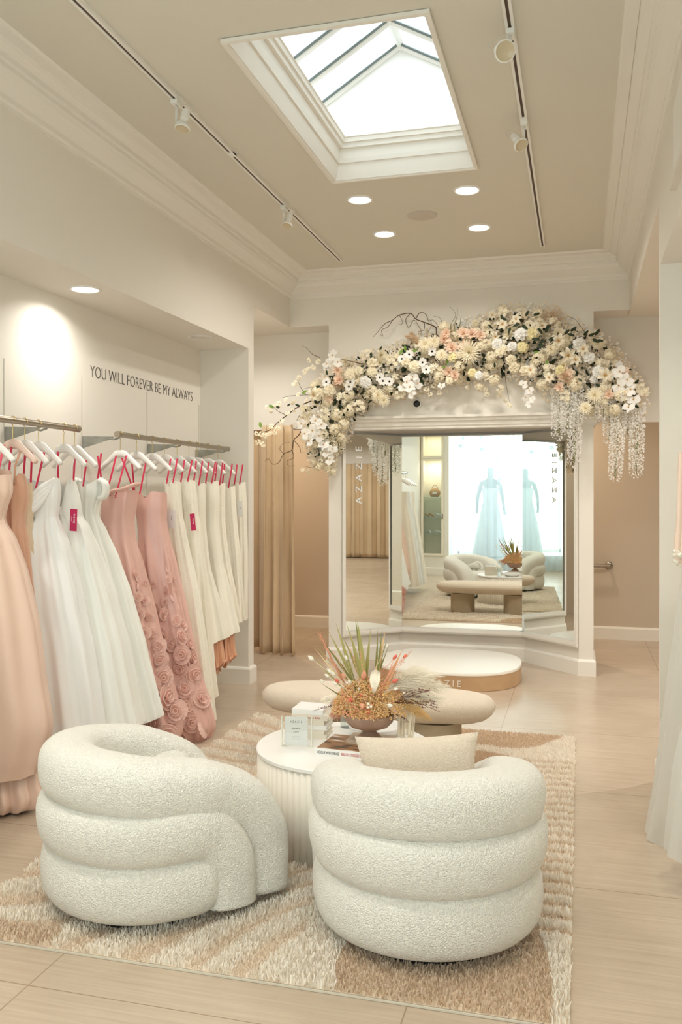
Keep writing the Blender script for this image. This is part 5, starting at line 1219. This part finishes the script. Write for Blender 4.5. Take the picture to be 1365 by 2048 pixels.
# ---------------------------------------------------------------- dried flower arrangement in the bowl
D_green = fmat('dried_olive_leaf', srgb(172, 166, 104)); D_green2 = fmat('dried_green_leaf', srgb(136, 136, 80)); D_or = petal_mat('orange_baby_breath', srgb(248, 218, 156)); D_or2 = petal_mat('coral_bloom', srgb(248, 196, 166)); D_cr = fmat('cream_grass', srgb(252, 244, 226)); D_pk = fmat('peach_spear', srgb(232, 186, 148)); D_pk2 = fmat('apricot_spear', srgb(238, 204, 156)); D_brn = fmat('plum_brown_twig', srgb(132, 88, 78)); D_wh = fmat('white_bud', srgb(240, 236, 222)); D_red = fmat('coral_red_bud', srgb(228, 122, 106)); D_tan = fmat('tan_stem', srgb(226, 204, 158))
RZ_ = BZ + 0.112
dt = thing('dried_flower_arrangement', 'dried palm, pampas and orange flowers filling the footed wooden bowl', 'flower arrangement', (BX, BY, BZ + 0.07))
def DP_(u, v, dy=0.0): return Vector(aty(u, v, BY + dy))
r = random.Random(12)
O0 = Vector((BX, BY, RZ_ - 0.01))
def blade(tip, w, m, dy=0.0, base=None, name='palm_leaf', bend=0.0, fold=.4):
    T = DP_(tip[0], tip[1], dy); B0 = base if base is not None else O0 + Vector((r.uniform(-.03, .03), r.uniform(-.02, .03), 0)); d = T - B0; s_ = d.cross(Vector((0, 1, 0.2))).normalized(); up = s_.cross(d).normalized(); vs_ = []; n = 9
    for i in range(n + 1):
        t = i / n; ww = w * (math.sin(PI * min(1, .12 + t * .45)) if t < .6 else (1 - t) / .4 * .96 + .02); c = B0 + d * t + s_ * bend * math.sin(PI * t) 
        vs_ += [tuple(c - s_ * ww), tuple(c + up * ww * fold), tuple(c + s_ * ww)]
    b = MB(); b.add(vs_, [f for i in range(n) for f in ((i * 3, i * 3 + 1, i * 3 + 4, i * 3 + 3), (i * 3 + 1, i * 3 + 2, i * 3 + 5, i * 3 + 4))]); return b.build(name, m, dt)
for (u, v, w, dy, m) in ((657, 1262, .008, .02, D_green), (672, 1246, .009, .05, D_green), (692, 1243, .007, .03, D_green), (711, 1237, .010, .06, D_green2), (715, 1240, .012, .02, D_green), (742, 1257, .008, .06, D_green), (756, 1258, .006, .08, D_green2), (765, 1256, .006, .05, D_green2), (643, 1278, .007, .0, D_green2), (630, 1290, .006, .03, D_green), (629, 1296, .005, -.02, D_tan), (640, 1365, .004, -.05, D_green2), (779, 1290, .005, .09, D_green2), (774, 1280, .006, .1, D_green2), (700, 1262, .007, .09, D_green), (685, 1270, .008, .08, D_green), (622, 1308, .004, .02, D_green)):
    blade((u, v), w * 1.05, m, dy, bend=r.uniform(-.006, .006))
for (u, v, w, dy, m) in ((771, 1263, .011, .05, D_pk2), (806, 1298, .010, .02, D_pk), (804, 1302, .004, .0, D_or2)): blade((u, v), w, m, dy, name='peach_spear', fold=.9)
# spiky coral spear to the left
b = MB(); B0 = DP_(690, 1370); T = DP_(643, 1275); 
for i in range(120):
    f = r.random(); c = B0.lerp(T, f); d = (T - B0).normalized() + Vector((r.uniform(-.35, .35), r.uniform(-.35, .35), r.uniform(-.1, .2))); b.tube([c, c + d * .03], [.0016, .0004], 3, cap=False)
b.tube([B0, T], [.006, .002], 6); b.build('coral_spear', D_or2, dt)
# cream palm spear, centre front
b = MB()
for i in range(14):
    a = -0.5 + i / 13; B0 = DP_(748, 1385, -.08); T = DP_(752 + a * 18, 1338 + abs(a) * 12, -.06); b.tube([B0 + Vector((a * .01, 0, 0)), B0.lerp(T, .6) + Vector((a * .02, 0, 0)), T], [.003, .0024, .0006], 5)
b.build('pleated_palm_spear', D_cr, dt)
# baby's breath cloud: nobody could count it
for (m, n, nm) in ((D_or, 3600, 'orange_filler_florets'), (D_or2, 850, 'coral_filler_florets'), (D_tan, 1500, 'cream_filler_florets')):
    b = MB()
    for i in range(n):
        a = r.uniform(0, 2 * PI); rr = math.sqrt(r.random()) * .168; q = rr / .168; top = .150 * math.sqrt(max(0, 1 - q * q)) * r.uniform(.25, 1.05)
        ex = 1.12 if math.cos(a) > 0 else 1.0
        c = Vector((BX + rr * math.cos(a) * ex, BY + rr * math.sin(a) * .9, RZ_ + 0.004 + top)); s_ = r.uniform(.0022, .0042) * (1.4 if m is D_or2 else 1)
        if m is D_or2 and math.cos(a) > 0.3 and r.random() < .6: continue
        R = Matrix.Rotation(r.uniform(0, 6), 3, Vector((r.random(), r.random(), r.random() + .1)).normalized())
        b.add([tuple(c + R @ (Vector(p) * s_)) for p in ((1, 0, 0), (-1, 0, 0), (0, 1, 0), (0, -1, 0), (0, 0, 1), (0, 0, -1))], [(0, 2, 4), (2, 1, 4), (1, 3, 4), (3, 0, 4), (2, 0, 5), (1, 2, 5), (3, 1, 5), (0, 3, 5)])
    o = b.build(nm, m, dt, False); o['kind'] = 'stuff'
b = MB()
for i in range(260):
    a = r.uniform(0, 2 * PI); el = r.uniform(.25, 1.3); L = r.uniform(.10, .18); d = Vector((math.cos(a) * math.cos(el), math.sin(a) * math.cos(el), math.sin(el))); b.tube([O0, O0 + d * L * .5 + Vector((0, 0, .01)), O0 + d * L], [.0012, .001, .0006], 3, cap=False)
o = b.build('filler_stems', D_tan, dt); o['kind'] = 'stuff'
# dark core of moss hiding the bowl inside
b = MB(); b.lathe([(.10, RZ_ - BZ - .012), (.085, RZ_ - BZ + .012), (.05, RZ_ - BZ + .03), (.004, RZ_ - BZ + .04)], 24, (BX, BY, BZ), cap0=True); b.build('moss_core', fmat('rust_moss', srgb(222, 176, 126)), dt)
# bunny tails and buds
def tail(u, v, dy, s, m, base=(720, 1400), nm='bunny_tail'):
    T = DP_(u, v, dy); B0 = DP_(*base); d = (T - B0).normalized(); b = MB(); b.tube([B0, B0.lerp(T, .6) + Vector((0, 0, .006)), T], .0008, 4); R = rot_to(d)
    b.lathe([(.001, -s * 1.5), (s * .7, -s), (s, 0), (s * .75, s * 1.1), (s * .25, s * 1.9), (.0006, s * 2.1)], 10, T, R); return b.build(nm, m, dt)
for (u, v, dy, s) in ((623, 1317, -.02, .0095), (693, 1317, .03, .008), (668, 1348, -.04, .008), (660, 1342, -.02, .008), (700, 1364, -.07, .008), (775, 1292, .02, .006), (780, 1411, -.12, .009), (736, 1415, -.13, .007), (737, 1408, -.13, .007), (742, 1413, -.13, .007), (718, 1378, -.09, .006), (792, 1378, -.08, .007), (655, 1352, -.05, .007), (672, 1368, -.08, .007), (645, 1362, -.06, .006)): tail(u, v, dy, s, D_wh)
for (u, v, dy, s) in ((728, 1352, -.02, .013), (790, 1362, -.05, .010), (725, 1412, -.13, .012), (737, 1423, -.13, .009), (688, 1352, -.05, .008), (702, 1400, -.11, .010), (675, 1362, -.04, .008), (790, 1315, .06, .008), (722, 1390, -.1, .007), (810, 1313, .05, .007)): tail(u, v, dy, s, D_red if r.random() < .6 else D_or2, nm='coral_bud')
# cream pampas to the right, golden and cream grasses
PL = [((770, 1385), (870, 1322), .15, .045, D_cr), ((775, 1380), (845, 1318), .15, .05, D_cr), ((790, 1385), (885, 1350), .14, .045, D_cr), ((780, 1375), (825, 1330), .12, .04, D_cr), ((785, 1400), (880, 1375), .12, .035, D_cr), ((700, 1410), (650, 1385), .08, .03, D_cr), ((800, 1410), (855, 1420), .08, .025, D_or), ((790, 1405), (850, 1385), .1, .03, D_or), ((700, 1400), (668, 1392), .06, .03, D_or2), ((700, 1415), (665, 1420), .05, .03, D_or2)]
for k, (p, q, L, W, m) in enumerate(PL):
    a = DP_(p[0], p[1], .02 * (k % 3) - .02); c = DP_(q[0], q[1], .05 * (k % 3) - .04); plume(dt, a, c - a, (c - a).length * 1.1, W * 1.3, m, 230, 40 + k, name='pampas_plume' if m is D_cr else 'golden_grass_plume', droop=.25, th=.0008)
# plum twigs right, thin twigs
for k in range(13):
    u = r.uniform(845, 888); v = r.uniform(1372, 1425); B0 = DP_(790, 1405, r.uniform(-.05, .03)); T = DP_(u, v, r.uniform(-.08, .05)); b = MB(); m_ = B0.lerp(T, .5) + Vector((0, 0, r.uniform(.0, .02))); P = catmull([B0, m_, T], 6); b.tube(P, [.0012] * len(P), 4)
    for i in range(26):
        f = r.uniform(.25, 1); c = P[min(len(P) - 1, int(f * (len(P) - 1)))]; d = Vector((r.uniform(-1, 1), r.uniform(-1, 1), r.uniform(-1, 1))) * .008; b.tube([c, c + d], [.0007, .0014], 4)
    b.build('berry_twig', D_brn, dt)
for (q, p) in (((625, 1422), (690, 1412)), ((640, 1418), (695, 1410)), ((820, 1445), (775, 1425)), ((812, 1438), (775, 1428)), ((790, 1318), (770, 1370)), ((818, 1308), (775, 1360)), ((825, 1300), (778, 1365)), ((650, 1310), (700, 1380)), ((664, 1300), (705, 1375)), ((720, 1296), (730, 1370)), ((700, 1292), (722, 1370))):
    B0 = DP_(p[0], p[1], -.03); T = DP_(q[0], q[1], r.uniform(-.05, .05)); b = MB(); P = catmull([B0, B0.lerp(T, .5) + Vector((0, 0, .008)), T], 5); b.tube(P, .0009, 4)
    for i in range(18):
        f = r.uniform(.45, 1); c = P[min(len(P) - 1, int(f * (len(P) - 1)))]; b.sphere(c + Vector((r.uniform(-1, 1), r.uniform(-1, 1), r.uniform(-1, 1))) * .006, .0018, 6)
    b.build('berry_twig', D_brn if p[1] > 1400 else D_or2, dt)
# hanging amaranth fringe right of the bowl, and a wisp on the left
for (u0, u1, v0, v1, n) in ((796, 828, 1418, 1482, 60), (655, 676, 1415, 1445, 22)):
    b = MB()
    for i in range(n):
        u = r.uniform(u0, u1); dy = r.uniform(-.03, .04); S0 = DP_(lerp(760, u, .5), 1410, dy); P = catmull([S0, DP_(u, v0, dy), DP_(u + r.uniform(-2, 2), lerp(v0, v1, .5), dy), DP_(u + r.uniform(-2, 2), v1 - r.uniform(0, 14), dy)], 4); b.tube(P, [.0006 + .0012 * (i_ / len(P)) for i_ in range(len(P))], 4)
    b.build('cream_fringe', D_cr, dt)
# ---------------------------------------------------------------- curtains
M_curt = mat('tan_velvet', srgb(218, 194, 160), 0.75, sheen=0.3, var=(2.5, srgb(210, 186, 152)))
def curtain(name, label, P0, P1, z0, z1, folds, amp, m, seed=1, n=None, cat='curtain', group=None, flare=0.0, thick=None):
    P0 = Vector(P0); P1 = Vector(P1); d = (P1 - P0); L = d.length; d.normalize(); nn = Vector((-d.y, d.x)); r_ = random.Random(seed); ph = [r_.uniform(0, 6) for _ in range(4)]
    n = n or folds * 12; nz = 24; b = MB(); rs = []
    for i in range(nz + 1):
        f = i / nz; row = []
        for j in range(n + 1):
            t = j / n; a = folds * 2 * PI * (t + .012 * math.sin(9 * t + ph[0])); o = amp * (math.sin(a + .25 * f * math.sin(3 * t * folds)) + .35 * math.sin(a * .53 + ph[1]) + .2 * f * math.sin(a * 1.7 + ph[2]))
            c = P0 + d * (L * t + .35 * amp * math.sin(2 * a) + flare * f * (t - .5)) + nn * o * (.75 + .35 * f); row.append((c.x, c.y, lerp(z1, z0, f) + (.004 * math.sin(a * .5) if i == nz else 0)))
        rs.append(row)
    b.rings(rs, False, False, False); o = b.build(name, m, None); tag(o, label, cat, group)
    s_ = o.modifiers.new('thick', 'SOLIDIFY'); s_.thickness = 0.003 if thick is None else thick
    return o
curtain('fitting_room_curtain', 'tan velvet curtain gathered at the edge of the fitting room opening', (-3.03, 8.13), (-2.68, 8.13), 0.015, 2.24, 4, 0.045, M_curt, 3, 120, group='fitting room curtains', flare=.05)
curtain('fitting_room_curtain', 'tan velvet curtain hanging farther back beside the pillar', (-4.15, 8.36), (-3.03, 8.30), 0.03, 2.24, 9, 0.032, M_curt, 4, group='fitting room curtains')
curtain('fitting_room_curtain', 'long tan curtain wall of the next room, seen in the left mirror panel', (11.35, 0.2), (11.35, 8.6), 0.02, 2.36, 42, 0.055, M_curt, 5, group='fitting room curtains')
# clear box on the next room's floor, seen in the mirror
t = thing('acrylic_box', 'small clear box standing on the floor of the next room, seen in the mirror', 'box', (3.6, 5.9, 0))
MB().box(3.5, 3.75, 5.75, 5.95, 0.004, 0.25).build('box', M_acr, t, False); MB().box(3.5, 3.75, 5.75, 5.95, 0.0, 0.012).build('foot', M_black, t, False)

# ---------------------------------------------------------------- shop front: sheer curtain, mannequins, flower strings
M_sheer = sheer('sheer_voile', srgb(206, 220, 228), 0.30)
sc = curtain('sheer_curtain', 'floor-length sheer white curtain across the shop window, seen in the mirrors', (WX0 + 0.02, YF + 0.04), (WX1 + 0.25, YF + 0.04), 0.02, 3.08, 26, 0.022, M_sheer, 6)
sc.modifiers.remove(sc.modifiers[0])
M_mann = mat('mannequin_grey', srgb(86, 92, 98), 0.5)
def mannequin(x, y, label, gm):
    t = thing('mannequin', label, 'mannequin', (x, y, 0.32), 0, 'window mannequins'); t.scale = (1.05, 1.05, 1.05); z0 = 0.34
    J = [(0, 0, .98), (0, 0, 1.12), (0, .0, 1.30), (0, 0, 1.42), (0, 0, 1.50), (0, .02, 1.60), (0, .02, 1.72),
         (.10, 0, .92), (.10, .01, .50), (.10, -.01, .06), (.10, .10, .03), (-.10, 0, .92), (-.10, .01, .50), (-.10, -.01, .06), (-.10, .10, .03),
         (.17, 0, 1.40), (.23, -.01, 1.12), (.27, .04, .88), (.28, .06, .78), (-.17, 0, 1.40), (-.24, -.01, 1.13), (-.25, .06, .90), (-.24, .09, .81)]
    E_ = [(0, 1), (1, 2), (2, 3), (3, 4), (4, 5), (5, 6), (0, 7), (7, 8), (8, 9), (9, 10), (0, 11), (11, 12), (12, 13), (13, 14), (3, 15), (15, 16), (16, 17), (17, 18), (3, 19), (19, 20), (20, 21), (21, 22)]
    RR = [(.15, .11), (.115, .085), (.15, .10), (.12, .08), (.05, .05), (.075, .09), (.06, .07), (.09, .09), (.06, .06), (.035, .04), (.03, .03), (.09, .09), (.06, .06), (.035, .04), (.03, .03), (.05, .05), (.038, .038), (.026, .026), (.02, .034), (.05, .05), (.038, .038), (.026, .026), (.02, .034)]
    me = bpy.data.meshes.new('body'); me.from_pydata([(a, b_, c) for a, b_, c in J], E_, []); me.materials.append(M_mann)
    o = bpy.data.objects.new('body', me); COL.objects.link(o); o.parent = t; o.location = (0, 0, .02)
    o.modifiers.new('skin', 'SKIN'); sv = me.skin_vertices[0].data
    for i, (a, b_) in enumerate(RR): sv[i].radius = (a, b_)
    sv[0].use_root = True; subsurf(o, 2)
    b = MB(); rs = []
    for q in range(34):
        f = q / 33; z = lerp(1.32, .02, f); w = lerp(.155, .13, min(1, f * 4)) if f < .2 else lerp(.13, .34, ((f - .2) / .8) ** .8); ph = x
        rs.append([(( w + .014 * f * math.sin(11 * a + ph)) * math.cos(a), (w * .72 + .016 * f * math.sin(11 * a + ph)) * math.sin(a), z) for a in [2 * PI * j / 66 for j in range(66)]])
    b.rings(rs, True, False, False); b.build('gown', gm, t, local=True)
    b = MB(); b.lathe([(.16, 0), (.16, .012), (.02, .016), (.015, .03)], 32); b.build('base_plate', M_metal, t, local=True)
    return t
mannequin(-1.74, -1.15, 'dressed mannequin behind the sheer curtain, seen in the centre mirror', mat('display_gown', srgb(220, 226, 230), 0.6))
mannequin(-0.60, -1.15, 'dressed mannequin behind the sheer curtain, seen in the right mirror panel', mat('display_gown_blue', srgb(212, 222, 228), 0.6))
M_fl = mat('paper_blossom', srgb(176, 186, 188), 0.8)
bl_me = mk('paper_blossom', lambda b: f_small(b, 5, 1.0), M_fl); r = random.Random(4)
for k in range(9):
    x = WX0 + .25 + k * .36; y = YF - 0.12; t = thing('flower_string', 'string of paper blossoms in the shop window, %s from the cabinet side' % ('first', 'second', 'third', 'fourth', 'fifth', 'sixth', 'seventh', 'eighth', 'ninth')[k], 'hanging decoration', (x, y, 3.04), 0, 'blossom strings in the window')
    ln = r.uniform(.5, 1.5); b = MB(); b.tube([(x, y, 3.04), (x, y, 3.04 - ln)], .0015, 4); b.build('string', M_fl, t)
    for i in range(int(ln / .22)): inst('blossom', bl_me, t, place((x + r.uniform(-.03, .03), y, 3.0 - .22 * (i + r.random() * .5)), (r.uniform(-.3, .3), 1, r.uniform(-.3, .3)), r.uniform(.035, .055), r.uniform(0, 6)))

# ---------------------------------------------------------------- display cabinet in the front wall
t = thing('display_cabinet', 'tall narrow white cabinet with glass shelves at the shop front, seen in the mirror', 'cabinet', (-2.82, YF - .2, .36))
M_cab = mat('cabinet_cream', srgb(236, 230, 214), 0.5)
cx0, cx1, cy0, cy1 = -3.045, -2.595, YF - 0.25, YF + 0.01
b = MB(); b.box(cx0, cx1, cy0 - .15, cy0 - .13, .36, 2.78); b.box(cx0, cx0 + .015, cy0 - .13, cy1, .36, 2.78); b.box(cx1 - .015, cx1, cy0 - .13, cy1, .36, 2.78); b.box(cx0 + .015, cx1 - .015, cy0 - .13, cy1, 2.765, 2.78); b.box(cx0 + .015, cx1 - .015, cy0 - .13, cy1, .36, .39); b.box(cx0 + .015, cx1 - .015, cy0 - .13, cy1, 2.28, 2.32)
b.build('carcass', M_cab, t, False)
def cdoor(z0, z1, h):
    b = MB(); y0, y1 = cy1, cy1 + .02; w = .045
    b.box(cx0, cx0 + w, y0, y1, z0, z1); b.box(cx1 - w, cx1, y0, y1, z0, z1); b.box(cx0 + w, cx1 - w, y0, y1, z0, z0 + w); b.box(cx0 + w, cx1 - w, y0, y1, z1 - w, z1)
    d = b.build('door', M_cab, t, False); MB().box(cx0 + w, cx1 - w, y0 + .006, y0 + .010, z0 + w, z1 - w).build('glass_pane', glassy('cabinet_glass', (.96, .98, .97, 1), .05), d, False)
    if h: MB().box(cx1 - .03, cx1 - .018, y1, y1 + .02, 1.10, 1.20).build('handle', M_black, d, False)
    return d
for (z0, z1, h) in ((2.30, 2.78, 0), (.37, 2.29, 1)): 
    d = cdoor(z0, z1, h)
    for c in d.children: c.location = (0, 0, 0)
M_gs = glassy('shelf_glass', (.80, .92, .88, 1), .2)
for z in (.80, 1.13, 1.52): MB().box(cx0 + .016, cx1 - .016, cy0 - .12, cy1 - .01, z, z + .010).build('glass_shelf', M_gs, t, False)
l = area('cabinet_lamp', (-2.82, YF - .12, 2.26), (0, 0, 0), .3, .15, 2.2, (1, .95, .85)); l.parent = t; l.location = Vector((-2.82, YF - .12, 2.26)) - Vector(t.location)
l = area('cabinet_lamp', (-2.82, YF - .12, 2.75), (0, 0, 0), .3, .15, 1.2, (1, .95, .85)); l.parent = t; l.location = Vector((-2.82, YF - .12, 2.75)) - Vector(t.location)
# things on the shelves
M_wick = mat('wicker', srgb(186, 148, 100), 0.7, bump=(90, .8, .006))
t = thing('handbag', 'round wicker handbag on the cabinet shelf, seen in the mirror', 'bag', (-2.80, YF - .16, 1.531))
b = MB(); rs = []
for i in range(9): f = i / 8; w = .11 * (math.sin(PI * (.22 + .6 * f))); rs.append([(-2.80 + w * math.cos(a), YF - .16 + w * .45 * math.sin(a), 1.531 + .17 * f) for a in [2 * PI * j / 28 for j in range(28)]])
b.rings(rs, True, True, True); b.build('body', M_wick, t)
b = MB(); b.tube([(-2.80 + .055 * math.cos(a), YF - .16, 1.70 + .065 * math.sin(a)) for a in [PI * 1.1 * i / 12 - .15 for i in range(13)]], .007, 8); b.build('handle', M_wick, t)
b = MB(); b.box(-2.84, -2.75, YF - .111, YF - .106, 1.59, 1.63); b.build('plaque', M_bw, t, False)
def shoe(x, z, rz, m, label):
    t = thing('shoe', label, 'shoe', (x, YF - .14, z), rz, 'shoes on the cabinet shelves')
    b = MB(); P = [(-.09, 0, .055), (-.05, 0, .05), (0, 0, .03), (.05, 0, .018), (.09, 0, .014)]; b.tube(P, [.018, .02, .022, .026, .014], 10, ry=[.02, .02, .018, .014, .01]); b.build('upper', m, t, local=True)
    b = MB(); b.tube([(-.09, 0, .045), (-.095, 0, 0.0)], [.012, .005], 8); b.build('heel', m, t, local=True)
for (x, z, rz, m, lab) in ((-2.94, 1.14, .9, M_wick, 'tan heeled shoe at the left end of the middle shelf'), (-2.86, 1.14, .9, M_wick, 'tan heeled shoe second on the middle shelf'), (-2.70, 1.14, .3, M_bw, 'white heeled shoe at the right of the middle shelf'), (-2.90, .81, 1.2, M_bw, 'white heeled shoe on the lower shelf'), (-2.70, .81, .3, M_bw, 'white shoe at the right of the lower shelf')): shoe(x, z, rz, m, lab + ', seen in the mirror')
# cabinet plinth wall below is part of wall_front
